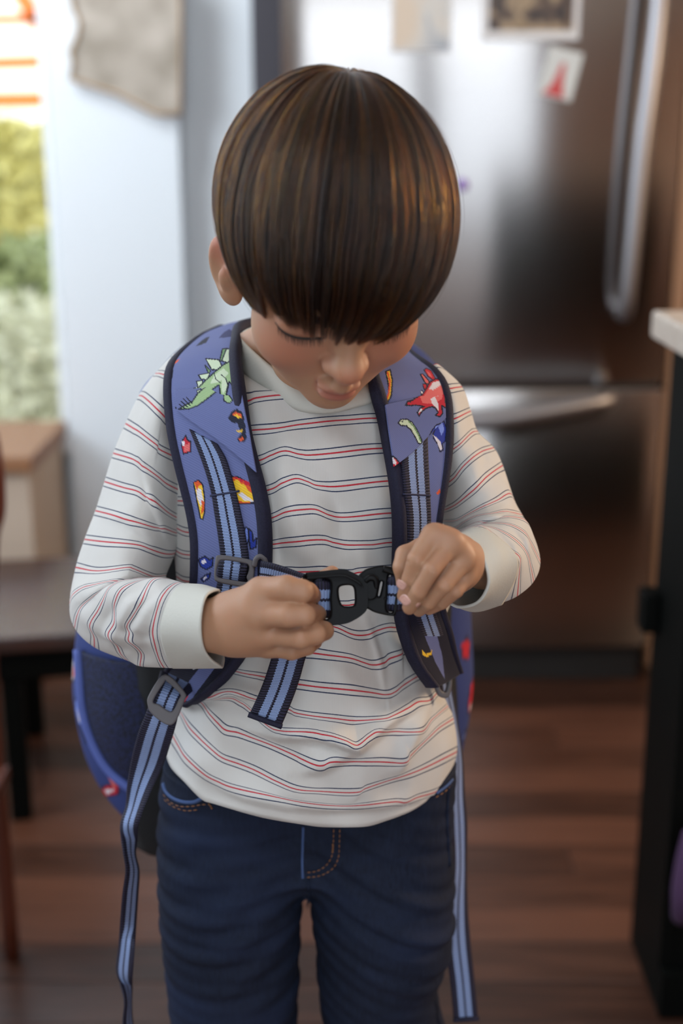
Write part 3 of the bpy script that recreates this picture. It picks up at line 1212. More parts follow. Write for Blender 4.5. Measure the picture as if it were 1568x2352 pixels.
def polydist(px, py, L):
    """signed distance (px) to polyline L, + on the upper/left side, and position 0..1 along it"""
    L = np.asarray(L, float)
    best = np.full(px.shape, 1e9)
    sg = np.ones(px.shape)
    tt = np.zeros(px.shape)
    seg = np.linalg.norm(np.diff(L, axis=0), axis=1)
    tot = seg.sum()
    acc = 0
    for (a, b, sl) in zip(L[:-1], L[1:], seg):
        d = b - a
        t = np.clip(((px - a[0]) * d[0] + (py - a[1]) * d[1]) / (sl * sl), 0, 1)
        qx, qy = px - a[0] - t * d[0], py - a[1] - t * d[1]
        r = np.hypot(qx, qy)
        cr = d[0] * qy - d[1] * qx
        m = r < best
        best = np.where(m, r, best)
        sg = np.where(m, np.where(cr < 0, 1, -1), sg)
        tt = np.where(m, (acc + t * sl) / tot, tt)
        acc += sl
    return best * sg, tt


def folds(px, py, FL):
    out = np.zeros(px.shape)
    for L, h, wa, wb in FL:
        d, t = polydist(px, py, L)
        env = np.clip(np.sin(PI * np.clip(t, 0.02, 0.98)), 0, 1) ** 0.6
        out += h * env * np.where(d > 0, np.exp(-(d / wa) ** 1.6), np.exp(-(d / wb) ** 2))
    return out


def garment(name, rows, mat, parent, nu=120, nvs=10, FL=(), thick=0.0012, wr=0.0, seed=0, capped=False):
    rows = sorted(rows, key=lambda r: r['v'])
    A, Bk, par = [], [], []
    for r in rows:
        f = resample(r['p'], nu + 1)
        if 'b' in r:
            b = resample(r['b'], nu + 1)
        else:
            s = np.linspace(0, 1, nu + 1)[:, None]
            b = f[0] * (1 - s) + f[-1] * s
        A.append(f)
        Bk.append(b)
        e = r.get('e', (0.0, 0.0))
        par.append((r['v'], r['Y'], r['r'], r.get('w', 0.8), e[0], e[1]))
    A = np.array(A)
    Bk = np.array(Bk)
    par = np.array(par)
    S = np.concatenate([A.reshape(len(rows), -1), Bk.reshape(len(rows), -1), par], 1)
    # samples per interval by distance in v
    out = []
    Q = np.concatenate([2 * S[:1] - S[1:2], S, 2 * S[-1:] - S[-2:-1]])
    for i in range(len(rows) - 1):
        n = max(3, int(round(nvs * (S[i + 1, -6] - S[i, -6]))))
        t = np.linspace(0, 1, n, endpoint=False)[:, None]
        p0, p1, p2, p3 = Q[i], Q[i + 1], Q[i + 2], Q[i + 3]
        c = 0.5 * ((2 * p1) + (-p0 + p2) * t + (2 * p0 - 5 * p1 + 4 * p2 - p3) * t ** 2 + (-p0 + 3 * p1 - 3 * p2 + p3) * t ** 3)
        c[:, -6] = S[i, -6] + (S[i + 1, -6] - S[i, -6]) * t[:, 0]
        out.append(c)
    out = np.concatenate(out + [S[-1:]])
    nv = len(out)
    f = out[:, :2 * (nu + 1)].reshape(nv, nu + 1, 2)
    b = out[:, 2 * (nu + 1):4 * (nu + 1)].reshape(nv, nu + 1, 2)
    v, Yc, rr, pw_, e0, e1 = out[:, -6:].T
    u = np.linspace(0, 1, nu + 1)
    g = np.sin(PI * u)[None, :] ** pw_[:, None]
    Ye = Yc[:, None] + e0[:, None] * (1 - u) + e1[:, None] * u
    Yf = Ye - rr[:, None] * g
    px, py = f[..., 0], f[..., 1]
    Yf = Yf - folds(px, py, FL) * np.minimum(1, g * 1.6)
    if wr:
        r2 = np.random.default_rng(seed)
        for _ in range(7):
            a, ph, s = r2.uniform(0, PI), r2.uniform(0, 6), r2.uniform(45, 130)
            Yf -= wr * np.sin((px * math.cos(a) + py * math.sin(a)) / s * 2 * PI / 2 + ph + 1.2 * np.sin(px / 90 + ph)) * g * 0.4
    Yb = Ye + rr[:, None] * g
    PF = at(px, py, Yf)
    bi = np.arange(nu - 1, 0, -1)
    PB = at(b[:, bi, 0], b[:, bi, 1], Yb[:, bi])
    V = np.concatenate([PF, PB], 1)
    n = V.shape[1]
    F = grid_faces(nv, n, wrap=True)
    sv = np.repeat(v[:, None], n, 1)
    su = np.repeat(np.concatenate([u, 1 + (1 - u[bi])])[None, :], nv, 0)
    o = mesh_obj(name, V.reshape(-1, 3), F, mat, parent, True, {'sv': sv.ravel(), 'su': su.ravel()})
    if thick:
        md = o.modifiers.new('cloth thickness', 'SOLIDIFY')
        md.thickness = thick
        md.offset = -1
    return o


m_shirt = newmat('striped_jersey', s2l((214, 212, 203)), 0.85, spec=0.25, sheen=0.15)
t = NT(m_shirt)
sv = t.attr('sv').outputs['Fac']
nzw = t.noise(1500, 1, t.coord())
svj = t.math('ADD', sv, t.math('MULTIPLY', t.math('SUBTRACT', nzw.outputs[0], 0.5), 0.012))
fr_ = t.math('SUBTRACT', t.math('FRACT', t.math('ADD', svj, 0.5)), 0.5)
ab = t.math('ABSOLUTE', fr_)
red = t.math('LESS_THAN', ab, 0.025)
navy = t.math('LESS_THAN', t.math('ABSOLUTE', t.math('SUBTRACT', ab, 0.155)), 0.019)
cl = t.noise(38, 4, t.coord())
basec = t.mix(t.math('MULTIPLY', cl.outputs[0], 0.5), s2l((207, 205, 201)), s2l((192, 189, 182)))
c1 = t.mix(red, basec, s2l((188, 48, 62)))
c2 = t.mix(navy, c1, s2l((48, 58, 84)))
t.l(c2, t.b.inputs['Base Color'])
knit = t.n('ShaderNodeTexWave', wave_type='BANDS', bands_direction='X')
knit.inputs['Scale'].default_value = 420
knit.inputs['Distortion'].default_value = 1.0
t.l(t.coord(), knit.inputs['Vector'])
fold_n = t.noise(26, 3, t.coord())
hh = t.math('ADD', t.math('MULTIPLY', knit.outputs[1], 0.05), t.math('MULTIPLY', fold_n.outputs[0], 2.0))
t.bump(hh, 0.35, 0.002)
m_rib = newmat('cream_rib_knit', s2l((198, 197, 188)), 0.85, spec=0.25)
t = NT(m_rib)
t.bump(t.noise(500, 3, t.coord()).outputs[0], 0.25, 0.0008)

L0, R0 = 400, 1040
T = []


def row(v, p, Y, r, **k):
    T.append(dict(v=v, p=p, Y=Y, r=r, **k))


row(-0.48, [(478, 818), (560, 836), (650, 862), (735, 876), (820, 858), (880, 832), (950, 818)], 1.020, 0.030)
row(-0.44, [(438, 836), (560, 856), (650, 880), (735, 890), (830, 876), (880, 856), (985, 838)], 1.010, 0.048)
row(-0.36, [(404, 868), (560, 884), (650, 896), (735, 901), (840, 892), (900, 878), (1020, 868)], 1.000, 0.064)
row(0, [(392, 935), (470, 938), (565, 925), (590, 917), (650, 910), (740, 912), (860, 902), (1032, 915)], 0.992, 0.073)
row(1, [(396, 1010), (470, 1006), (568, 990), (640, 985), (700, 975), (790, 966), (872, 962), (1040, 975)], 0.986, 0.082)
row(2, [(400, 1090), (480, 1085), (590, 1060), (625, 1046), (655, 1036), (690, 1044), (730, 1045), (885, 1030), (1040, 1040)], 0.980, 0.087)
row(3, [(402, 1150), (480, 1150), (612, 1127), (650, 1110), (680, 1100), (705, 1106), (730, 1115), (790, 1115), (895, 1104), (1038, 1105)], 0.976, 0.089)
row(4, [(402, 1210), (439, 1223), (520, 1215), (620, 1191), (660, 1175), (700, 1170), (725, 1171), (755, 1184), (790, 1188), (900, 1178), (1036, 1180)], 0.972, 0.090)
row(5, [(402, 1262), (433, 1274), (520, 1272), (622, 1250), (690, 1242), (740, 1239), (765, 1246), (800, 1252), (850, 1252), (905, 1245), (1036, 1245)], 0.970, 0.090)
row(6, [(408, 1324), (435, 1335), (520, 1334), (640, 1315), (690, 1313), (744, 1312), (780, 1319), (808, 1318), (829, 1313), (905, 1307), (1036, 1305)], 0.968, 0.091)
row(7, [(412, 1400), (500, 1395), (600, 1385), (779, 1389), (812, 1387), (900, 1378), (1034, 1375)], 0.966, 0.092)
row(8, [(414, 1470), (500, 1462), (600, 1445), (700, 1425), (764, 1438), (802, 1455), (825, 1459), (848, 1455), (864, 1447), (889, 1440), (913, 1441), (1005, 1446)], 0.965, 0.093)
row(9, [(412, 1515), (470, 1510), (550, 1500), (640, 1497), (705, 1499), (751, 1505), (802, 1511), (833, 1521), (853, 1526), (879, 1522), (892, 1512), (920, 1502), (927, 1492), (1004, 1488)], 0.965, 0.094)
row(10, [(412, 1535), (475, 1532), (514, 1536), (564, 1547), (610, 1554), (686, 1571), (778, 1580), (843, 1590), (884, 1596), (904, 1590), (925, 1573), (958, 1553), (985, 1545), (1006, 1546)], 0.965, 0.096)
row(11, [(412, 1600), (472, 1602), (530, 1590), (600, 1608), (663, 1630), (686, 1640), (778, 1653), (818, 1656), (879, 1653), (902, 1645), (935, 1628), (958, 1614), (984, 1609), (999, 1594), (1012, 1588)], 0.965, 0.098, w=0.55)
row(12, [(411, 1618), (455, 1611), (525, 1600), (553, 1612), (574, 1627), (617, 1667), (648, 1679), (712, 1683), (739, 1688), (764, 1693), (792, 1703), (819, 1713), (846, 1693), (866, 1681), (899, 1679), (963, 1680), (990, 1652), (1026, 1622)], 0.965, 0.100, w=0.55)
row(13, [(410, 1628), (440, 1606), (464, 1613), (482, 1638), (503, 1661), (520, 1676), (549, 1682), (582, 1694), (625, 1710), (671, 1730), (718, 1753), (741, 1757), (769, 1748), (859, 1748), (927, 1750), (940, 1734), (958, 1716), (986, 1689), (1007, 1670), (1038, 1651)], 0.966, 0.101, w=0.55)
row(14, [(409, 1640), (417, 1636), (436, 1669), (457, 1692), (487, 1720), (513, 1740), (549, 1753), (587, 1768), (638, 1794), (686, 1813), (753, 1817), (818, 1818), (838, 1809), (889, 1791), (935, 1777), (973, 1762), (1022, 1738), (1046, 1726)], 0.968, 0.102, w=0.55)
row(15, [(390, 1690), (395, 1684), (411, 1710), (426, 1735), (452, 1761), (477, 1781), (503, 1794), (528, 1805), (574, 1817), (651, 1833), (714, 1844), (768, 1849), (833, 1847), (904, 1840), (930, 1841), (955, 1830), (999, 1816), (1024, 1792)], 0.970, 0.100, w=0.55)
row(15.4, [(384, 1712), (400, 1735), (430, 1772), (480, 1805), (560, 1838), (650, 1857), (735, 1866), (820, 1866), (900, 1855), (960, 1838), (1000, 1817), (1020, 1798)], 0.971, 0.099, w=0.55)
row(15.74, [(382, 1727), (395, 1763), (426, 1796), (464, 1835), (497, 1847), (600, 1875), (702, 1893), (756, 1898), (833, 1898), (884, 1884), (935, 1865), (968, 1845), (1004, 1815), (1014, 1804)], 0.972, 0.099, w=0.55)

FT = [
    ([(560, 1668), (640, 1692), (712, 1692), (770, 1704), (822, 1722), (866, 1686), (905, 1652), (960, 1620), (992, 1596)], 0.0150, 46, 7),
    ([(690, 1775), (742, 1764), (790, 1738), (822, 1720)], 0.0090, 40, 8),
    ([(925, 1760), (950, 1705), (972, 1660), (985, 1605)], 0.0090, 30, 6),
    ([(838, 1400), (862, 1455), (880, 1515), (890, 1590)], -0.0090, 26, 16),
    ([(885, 1600), (873, 1520), (852, 1450), (828, 1395)], 0.0090, 10, 34),
    ([(470, 1800), (560, 1832), (660, 1852), (770, 1858), (880, 1852), (960, 1836), (1010, 1812)], 0.0067, 30, 5),
    ([(420, 1606), (470, 1598), (530, 1594), (600, 1596)], 0.0105, 30, 7),
    ([(640, 1000), (650, 1100), (690, 1230), (720, 1300)], 0.0060, 34, 34),
    ([(600, 1140), (640, 1230), (650, 1330)], -0.0045, 24, 24),
    ([(735, 1060), (770, 1160), (790, 1290)], -0.0045, 26, 26),
    ([(830, 1250), (835, 1310), (842, 1400)], 0.0045, 24, 24),
    ([(700, 1540), (780, 1560), (870, 1620)], 0.0060, 40, 40),
    ([(905, 1480), (960, 1560), (1000, 1640)], 0.0060, 22, 22),
    ([(1005, 1812), (1022, 1750), (1034, 1700), (1046, 1640)], 0.0060, 12, 18),
]
shirt = garment('shirt', T, m_shirt, person, nu=190, nvs=9, FL=FT, wr=0.0020, seed=3)
tag(shirt, 'cream long-sleeved shirt with thin red and navy stripes')
# hem stitch line
hs = resample(T[-2]['p'], 40)[3:-3]
uu = np.linspace(0, 1, 40)[3:-3]
# ---- left sleeve (picture side)
T = []
row(-1, [(402, 815), (430, 820), (468, 842)], 1.015, 0.022)
row(0.2, [(352, 868), (372, 872), (440, 905)], 1.008, 0.035)
row(1, [(322, 910), (332, 913), (353, 932), (383, 967), (415, 1000)], 1.002, 0.043)
row(2, [(291, 974), (315, 988), (334, 1001), (357, 1020), (364, 1032), (401, 1051), (425, 1066)], 0.996, 0.046)
row(3, [(263, 1042), (311, 1057), (330, 1072), (360, 1095), (381, 1112), (411, 1126), (428, 1132)], 0.988, 0.047)
row(4, [(243, 1107), (284, 1120), (316, 1129), (334, 1142), (344, 1145), (380, 1175), (402, 1188), (420, 1192)], 0.980, 0.047)
row(5, [(222, 1174), (265, 1185), (313, 1200), (351, 1211), (372, 1213), (395, 1222), (410, 1226)], 0.972, 0.046)
row(6, [(197, 1240), (246, 1246), (313, 1252), (341, 1260), (370, 1270), (389, 1272), (399, 1270)], 0.962, 0.045)
row(7, [(177, 1304), (214, 1312), (244, 1312), (293, 1306), (303, 1308), (329, 1318), (354, 1324), (378, 1322)], 0.950, 0.045)
row(8, [(163, 1386), (170, 1367), (191, 1352), (214, 1346), (270, 1335), (330, 1330), (388, 1332)], 0.936, 0.045)
row(9, [(174, 1440), (180, 1414), (196, 1386), (240, 1352), (300, 1334), (350, 1332), (398, 1336)], 0.926, 0.043)
row(10, [(219, 1484), (218, 1460), (209, 1440), (213, 1425), (227, 1403), (239, 1380), (255, 1350), (285, 1336), (340, 1334), (406, 1338)], 0.912, 0.042)
row(11, [(294, 1514), (280, 1500), (270, 1480), (255, 1468), (252, 1455), (265, 1432), (266, 1409), (266, 1383), (285, 1352), (340, 1334), (414, 1341)], 0.898, 0.040)
row(12, [(323, 1527), (326, 1500), (313, 1483), (298, 1470), (300, 1452), (293, 1434), (308, 1409), (329, 1375), (352, 1335), (385, 1333), (420, 1343)], 0.884, 0.038)
row(13, [(377, 1530), (367, 1511), (357, 1477), (353, 1447), (359, 1414), (369, 1380), (387, 1355), (408, 1342), (432, 1346)], 0.868, 0.036)
row(13.42, [(398, 1531), (388, 1511), (377, 1477), (373, 1447), (379, 1414), (391, 1380), (408, 1356), (428, 1345), (446, 1348)], 0.862, 0.034)
FL_L = [
    ([(190, 1380), (235, 1345), (300, 1322), (378, 1318)], 0.008, 22, 7),
    ([(168, 1410), (200, 1385), (222, 1370)], -0.005, 12, 12),
    ([(225, 1480), (250, 1420), (285, 1375), (350, 1345)], -0.006, 16, 16),
    ([(285, 1500), (290, 1450), (320, 1400), (370, 1355)], -0.006, 14, 14),
    ([(250, 1490), (270, 1430), (300, 1385), (350, 1350)], 0.006, 15, 15),
    ([(345, 1520), (325, 1470), (350, 1440)], -0.005, 16, 12),
    ([(315, 1510), (308, 1450), (335, 1400), (385, 1355)], 0.005, 14, 12),
    ([(228, 1182), (290, 1190), (330, 1225), (370, 1265)], 0.004, 22, 10),
    ([(312, 935), (312, 1010), (322, 1080)], 0.003, 12, 5),
    ([(330, 1070), (350, 1150), (380, 1230), (395, 1262)], 0.005, 22, 6),
    ([(405, 1095), (400, 1180), (400, 1240)], -0.006, 16, 10),
]
sl1 = garment('sleeve', T, m_shirt, shirt, nu=120, nvs=9, FL=FL_L, wr=0.0024, seed=5)
T = []
row(0, [(396, 1531), (386, 1511), (375, 1477), (371, 1447), (377, 1414), (389, 1380), (406, 1356), (426, 1345), (444, 1347)], 0.861, 0.036)
row(1, [(440, 1531), (428, 1508), (418, 1470), (416, 1440), (422, 1405), (434, 1375), (448, 1355), (464, 1348), (475, 1350)], 0.842, 0.034)
row(2, [(511, 1530), (484, 1511), (469, 1485), (463, 1447), (465, 1409), (474, 1373), (488, 1361), (502, 1358)], 0.820, 0.030,
    b=[(511, 1530), (513, 1510), (506, 1495), (500, 1460), (499, 1420), (500, 1380), (501, 1365), (502, 1358)])
cf1 = garment('cuff', T, m_rib, shirt, nu=90, nvs=12, thick=0.0016, wr=0.0006, seed=2)

# ---- right sleeve
T = []
row(-1, [(985, 848), (1000, 838), (1012, 845)], 1.005, 0.022)
row(0, [(1000, 890), (1027, 894), (1042, 892), (1058, 890)], 1.000, 0.034)
row(1, [(1010, 985), (1036, 968), (1061, 953), (1078, 945)], 0.994, 0.042)
row(2, [(1000, 1068), (1034, 1038), (1046, 1028), (1079, 996), (1094, 992)], 0.988, 0.045)
row(3, [(998, 1138), (1023, 1115), (1046, 1097), (1067, 1070), (1098, 1042), (1131, 1030)], 0.982, 0.046)
row(4, [(1005, 1178), (1046, 1160), (1082, 1128), (1105, 1105), (1123, 1090), (1151, 1070)], 0.975, 0.047)
row(5, [(1012, 1196), (1042, 1196), (1059, 1192), (1094, 1174), (1138, 1151), (1167, 1135), (1178, 1150)], 0.965, 0.047)
row(6, [(1030, 1212), (1050, 1212), (1067, 1200), (1094, 1188), (1132, 1182), (1163, 1177), (1196, 1184)], 0.955, 0.047)
row(7, [(1042, 1222), (1065, 1214), (1094, 1202), (1135, 1194), (1170, 1190), (1205, 1198), (1222, 1232)], 0.945, 0.046)
row(8, [(1050, 1226), (1080, 1213), (1120, 1205), (1170, 1208), (1203, 1226), (1216, 1250), (1237, 1290)], 0.930, 0.044)
row(9, [(1054, 1228), (1085, 1214), (1130, 1215), (1175, 1238), (1205, 1268), (1215, 1300), (1222, 1334)], 0.915, 0.042)
row(10, [(1057, 1229), (1090, 1214), (1113, 1215), (1168, 1262), (1190, 1281), (1190, 1305), (1188, 1335), (1186, 1366)], 0.900, 0.040)
row(10.4, [(1058, 1229), (1085, 1219), (1115, 1224), (1160, 1258), (1180, 1282), (1180, 1312), (1168, 1345), (1150, 1382)], 0.890, 0.039)
FL_R = [
    ([(1030, 1232), (1060, 1222), (1110, 1196), (1170, 1172), (1200, 1180)], 0.010, 24, 7),
    ([(1090, 1000), (1100, 1025), (1112, 1055), (1100, 1100)], -0.005, 16, 12),
    ([(1040, 1160), (1080, 1120), (1115, 1060)], 0.005, 24, 16),
    ([(1115, 1165), (1150, 1155), (1178, 1160)], -0.004, 12, 12),
    ([(1196, 1345), (1196, 1300), (1180, 1255), (1150, 1225)], 0.005, 9, 9),
    ([(1212, 1338), (1212, 1290), (1196, 1245), (1170, 1215)], -0.005, 9, 9),
    ([(1226, 1320), (1225, 1280), (1210, 1240)], 0.004, 8, 8),
    ([(1020, 1190), (1040, 1205), (1070, 1200)], -0.005, 12, 12),
]
sl2 = garment('sleeve', T, m_shirt, shirt, nu=110, nvs=9, FL=FL_R, wr=0.0024, seed=8)
T = []
row(0, [(1058, 1229), (1086, 1217), (1117, 1222), (1163, 1256), (1183, 1281), (1183, 1313), (1170, 1348), (1151, 1384)], 0.890, 0.040)
row(1, [(1056, 1230), (1085, 1228), (1112, 1240), (1140, 1268), (1150, 1300), (1146, 1335), (1122, 1374), (1090, 1400)], 0.872, 0.036)
row(2, [(1054, 1230), (1082, 1250), (1102, 1276), (1113, 1302), (1118, 1337), (1109, 1363), (1094, 1381), (1075, 1389), (1052, 1391), (1034, 1383)], 0.852, 0.030,
    b=[(1054, 1230), (1044, 1262), (1040, 1300), (1036, 1340), (1034, 1383)])
cf2 = garment('cuff', T, m_rib, shirt, nu=90, nvs=12, thick=0.0020, wr=0.0006, seed=4)

# ---- crew collar
ci = [(556, 770, 1.0), (560, 786, 0.985), (600, 826, 0.958), (650, 866, 0.938), (700, 900, 0.924), (760, 915, 0.918), (820, 895, 0.924), (860, 868, 0.945), (890, 820, 0.985), (860, 770, 1.02), (735, 745, 1.04), (600, 752, 1.025)]
co = [(540, 806, 1.005), (568, 863, 0.968), (609, 890, 0.944), (648, 922, 0.923), (690, 943, 0.911), (750, 948, 0.905), (814, 935, 0.910), (862, 915, 0.925), (910, 850, 0.975), (880, 785, 1.03), (735, 755, 1.055), (580, 765, 1.035)]
ci = catmull(np.array([at(*p) for p in ci]), 8, closed=True)
co = catmull(np.array([at(*p) for p in co]), 8, closed=True)
n = len(ci)
RV = []
for j, s in enumerate(np.linspace(0, 1, 9)):
    p = ci * (1 - s) + co * s
    p = p + np.array([0, -0.0042, 0.0020]) * math.sin(PI * s) ** 0.6
    RV.append(p)
collar = mesh_obj('collar', np.concatenate(RV), grid_faces(9, n, wrap=True), m_rib, shirt)
md = collar.modifiers.new('t', 'SOLIDIFY')
md.thickness = 0.0015

# ================================================================ jeans
m_denim = newmat('dark_denim', s2l((24, 36, 62)), 0.8, spec=0.2)
t = NT(m_denim)
twill = t.n('ShaderNodeTexWave', wave_type='BANDS', bands_direction='DIAGONAL')
twill.inputs['Scale'].default_value = 330
twill.inputs['Distortion'].default_value = 2.0
t.l(t.coord(), twill.inputs['Vector'])
slub = t.noise(420, 3, t.coord('Object', (1, 1, 0.18)))
fade = t.noise(9, 4, t.coord('Object', (0.7, 1, 2.6)))
fa = t.ramp(fade.outputs[0], [(0.45, (0, 0, 0)), (0.75, (1, 1, 1))])
basec = t.mix(fa, s2l((13, 17, 29)), s2l((32, 43, 70)))
c1 = t.mix(t.math('MULTIPLY', slub.outputs[0], 0.65), basec, s2l((40, 52, 78)))
t.l(t.mix(t.math('MULTIPLY', twill.outputs[1], 0.35), c1, s2l((10, 15, 26))), t.b.inputs['Base Color'])
t.bump(t.math('ADD', t.math('MULTIPLY', twill.outputs[1], 0.3), slub.outputs[0]), 0.35, 0.0006)
m_thread = newmat('tan_topstitch', s2l((136, 92, 56)), 0.7)
m_pocket = newmat('faded_denim_edge', s2l((62, 84, 128)), 0.85)

JY = 0.985


def jz(py):
    return at(784, py, JY)[2]


def jx(px, py):
    return at(px, py, JY)[0]


rows_l = [(1740, 378, 700), (1800, 372, 702), (1900, 366, 703), (2000, 368, 702), (2090, 372, 692), (2150, 378, 689), (2250, 388, 687), (2352, 398, 682)]
rows_r = [(1740, 700, 1046), (1800, 702, 1042), (1900, 705, 1036), (2000, 708, 1040), (2090, 716, 1040), (2150, 726, 1036), (2220, 728, 1010), (2260, 732, 1000), (2352, 744, 1022)]


def jrow(rows):
    z = np.array([jz(r[0]) for r in rows])
    a = np.array([jx(r[1], r[0]) for r in rows])
    b = np.array([jx(r[2], r[0]) for r in rows])
    # go on down to the ankle
    xc, hw_ = (a[-1] + b[-1]) / 2, (b[-1] - a[-1]) / 2
    z = np.concatenate([z, [0.30, 0.12, 0.035]])
    a = np.concatenate([a, [xc - hw_ * 0.86, xc - hw_ * 0.80, xc - hw_ * 0.82]])
    b = np.concatenate([b, [xc + hw_ * 0.86, xc + hw_ * 0.80, xc + hw_ * 0.82]])
    o = np.argsort(z)
    return z[o], a[o], b[o]


JL, JR = jrow(rows_l), jrow(rows_r)
zcr = jz(2075)


def jeans_fn(p, c, hf):
    out = None
    z = p[:, 2]
    for (zz, a, b) in (JL, JR):
        xa, xb = np.interp(z, zz, a), np.interp(z, zz, b)
        cx, rx = (xa + xb) / 2, (xb - xa) / 2
        ry = rx * (0.86 + 0.19 * np.clip((jz(1890) - z) / 0.07, 0, 1))
        ycc = JY - 0.012 + 0.01 * np.clip((0.55 - z) / 0.5, 0, 1)
        d = (np.sqrt(((p[:, 0] - cx) / rx) ** 2 + ((p[:, 1] - ycc) / ry) ** 2) - 1) * rx
        if out is None:
            out = d
        else:
            k = 0.004 + 0.055 * np.clip((z - zcr) / 0.05, 0, 1)
            h_ = np.clip(0.5 + 0.5 * (out - d) / k, 0, 1)
            out = d * h_ + out * (1 - h_) - k * h_ * (1 - h_) * np.clip((z - zcr) / 0.05, 0.3, 1)
    # creases: shallow bands that droop from the crotch towards the hips
    x = p[:, 0] - 0.0
    w = z + 0.35 * np.abs(x + 0.022) - 0.5 * (x + 0.022) ** 2
    am = 0.0016 * np.clip(1 - np.abs(z - (zcr + 0.02)) / 0.16, 0, 1) + 0.0003
    out = out - am * (np.sin(w * 190 + 3.0 * np.sin(x * 26 + z * 9)) * (0.6 + 0.4 * np.sin(x * 41 + z * 23)) + 0.5 * np.sin(w * 370 + x * 80))
    top = z - jz(1735)
    return np.maximum(np.maximum(out, top), 0.03 - z)


jV, jF = surface_nets(jeans_fn, (-0.17, 0.84, 0.02), (0.15, 1.10, jz(1725)), 0.0024)
jeans = mesh_obj('jeans', jV, jF, m_denim, person)
tag(jeans, 'dark blue denim jeans')


def on_jeans(px, py, lift=0.0006):
    """point of the jeans' front seen at a photo pixel"""
    px = np.asarray(px, float)
    py = np.asarray(py, float)
    Y0 = np.full(px.shape, 0.83)
    for _ in range(60):
        P = at(px, py, Y0)
        d = jeans_fn(P, None, None)
        Y0 = Y0 + np.clip(d - lift, -0.01, 0.01) * 0.8
    return at(px, py, Y0)


def stitches(name, pts, dash=9, gap=3.5, r=0.00055, mat=m_thread, parent=jeans, proj=on_jeans, off=0.0009):
    """a row of single stitches, joined into one mesh"""
    C = catmull(np.array(pts, float), 20)
    d = np.concatenate([[0], np.cumsum(np.linalg.norm(np.diff(C, axis=0), axis=1))])
    V, F = [], []
    s = 0
    while s + dash < d[-1]:
        q = np.array([[np.interp(s + dash * k, d, C[:, j]) for j in (0, 1)] for k in (0, 0.5, 1)])
        P = proj(q[:, 0], q[:, 1], off)
        T_ = P[2] - P[0]
        T_ /= np.linalg.norm(T_) + 1e-9
        N_ = np.cross(T_, [0, -1, 0])
        N_ /= np.linalg.norm(N_) + 1e-9
        B_ = np.array([0, -1.0, 0.0])
        k0 = len(V)
        for i, rr in enumerate((0.35, 1, 0.35)):
            for a in range(6):
                an = a * PI / 3
                V.append(P[i] + (math.cos(an) * N_ + math.sin(an) * B_) * r * rr)
        for i in range(2):
            for a in range(6):
                F.append((k0 + i * 6 + a, k0 + i * 6 + (a + 1) % 6, k0 + (i + 1) * 6 + (a + 1) % 6, k0 + (i + 1) * 6 + a))
        s += dash + gap
    o = mesh_obj(name, V, F, mat, parent)
    o['kind'] = 'stuff'
    return o


def seam(name, pts, r, mat, parent=jeans, proj=on_jeans, off=0.0006, flat=0.6):
    C = catmull(np.array(pts, float), 8)
    P = proj(C[:, 0], C[:, 1], off)
    return tube(name, P, r, mat, parent, nseg=8, sub=1, flat=((0, -1, 0.1), flat))


# pocket opening, fly and their topstitching
seam('pocket_edge', [(374, 1800), (380, 1818), (396, 1833), (420, 1842), (446, 1842), (466, 1832)], 0.0016, m_pocket)
stitches('pocket_stitching', [(374, 1824), (390, 1842), (412, 1852), (440, 1852), (465, 1848), (480, 1850)])
stitches('pocket_stitching', [(376, 1836), (396, 1852), (425, 1862), (455, 1860)])
stitches('pocket_tack', [(478, 1846), (484, 1852), (488, 1862)], dash=5, gap=0.5, r=0.0009)
seam('pocket_edge', [(1003, 1822), (1025, 1806), (1040, 1790)], 0.0012, m_pocket)
stitches('pocket_stitching', [(1000, 1832), (1022, 1818), (1038, 1802)])
seam('fly_edge', [(696, 1900), (695, 1940), (694, 1980), (695, 2018)], 0.0011, m_pocket)
stitches('fly_stitching', [(780, 1905), (779, 1940), (777, 1968), (768, 1990), (750, 2005), (728, 2013), (700, 2016)], dash=8)
stitches('fly_stitching', [(766, 1905), (765, 1940), (762, 1965), (752, 1984), (736, 1997), (718, 2003), (698, 2004)], dash=8)
stitches('fly_tack', [(764, 1938), (764, 1948), (763, 1960)], dash=5, gap=0.5, r=0.0010)
seam('centre_seam', [(707, 2020), (709, 2050), (706, 2085)], 0.0010, m_denim)
seam('side_seam', [(1033, 1800), (1028, 1850), (1029, 1920), (1033, 1990)], 0.0011, m_denim)

# shoes, below the picture's edge but standing on the floor
m_shoe = newmat('dark_canvas_shoe', s2l((40, 44, 60)), 0.8)
m_sole = newmat('white_rubber_sole', s2l((210, 208, 202)), 0.6)
for (zz, a, b) in (JL, JR):
    cx = (a[0] + b[0]) / 2
    sp = [Prim('cone', 0.01, a=(cx, JY + 0.02, 0.045), b=(cx, JY - 0.07, 0.036), ra=0.036, rb=0.032),
          Prim('cone', 0.02, a=(cx, JY + 0.01, 0.05), b=(cx, JY + 0.005, 0.085), ra=0.032, rb=0.034)]

    def shoe_fn(p, c, hf, sp=sp):
        return np.maximum(sdf_eval(sp, p), 0.016 - p[:, 2])
    sV, sF = surface_nets(shoe_fn, (cx - 0.06, JY - 0.14, 0.0), (cx + 0.06, JY + 0.08, 0.14), 0.004)
    sho = mesh_obj('shoe', sV, sF, m_shoe, person)
    bm = bmesh.new()
    ol = [(cx + 0.036 * math.cos(a_) * (1 + 0.0 * a_), JY - 0.025 + (0.083 if math.sin(a_) < 0 else 0.078) * math.sin(a_)) for a_ in np.linspace(0, 2 * PI, 28, endpoint=False)]
    bm.free()
    prism('sole', [(x_, y_, 0.0) for x_, y_ in ol], (0, 0, 0.018), m_sole, sho)
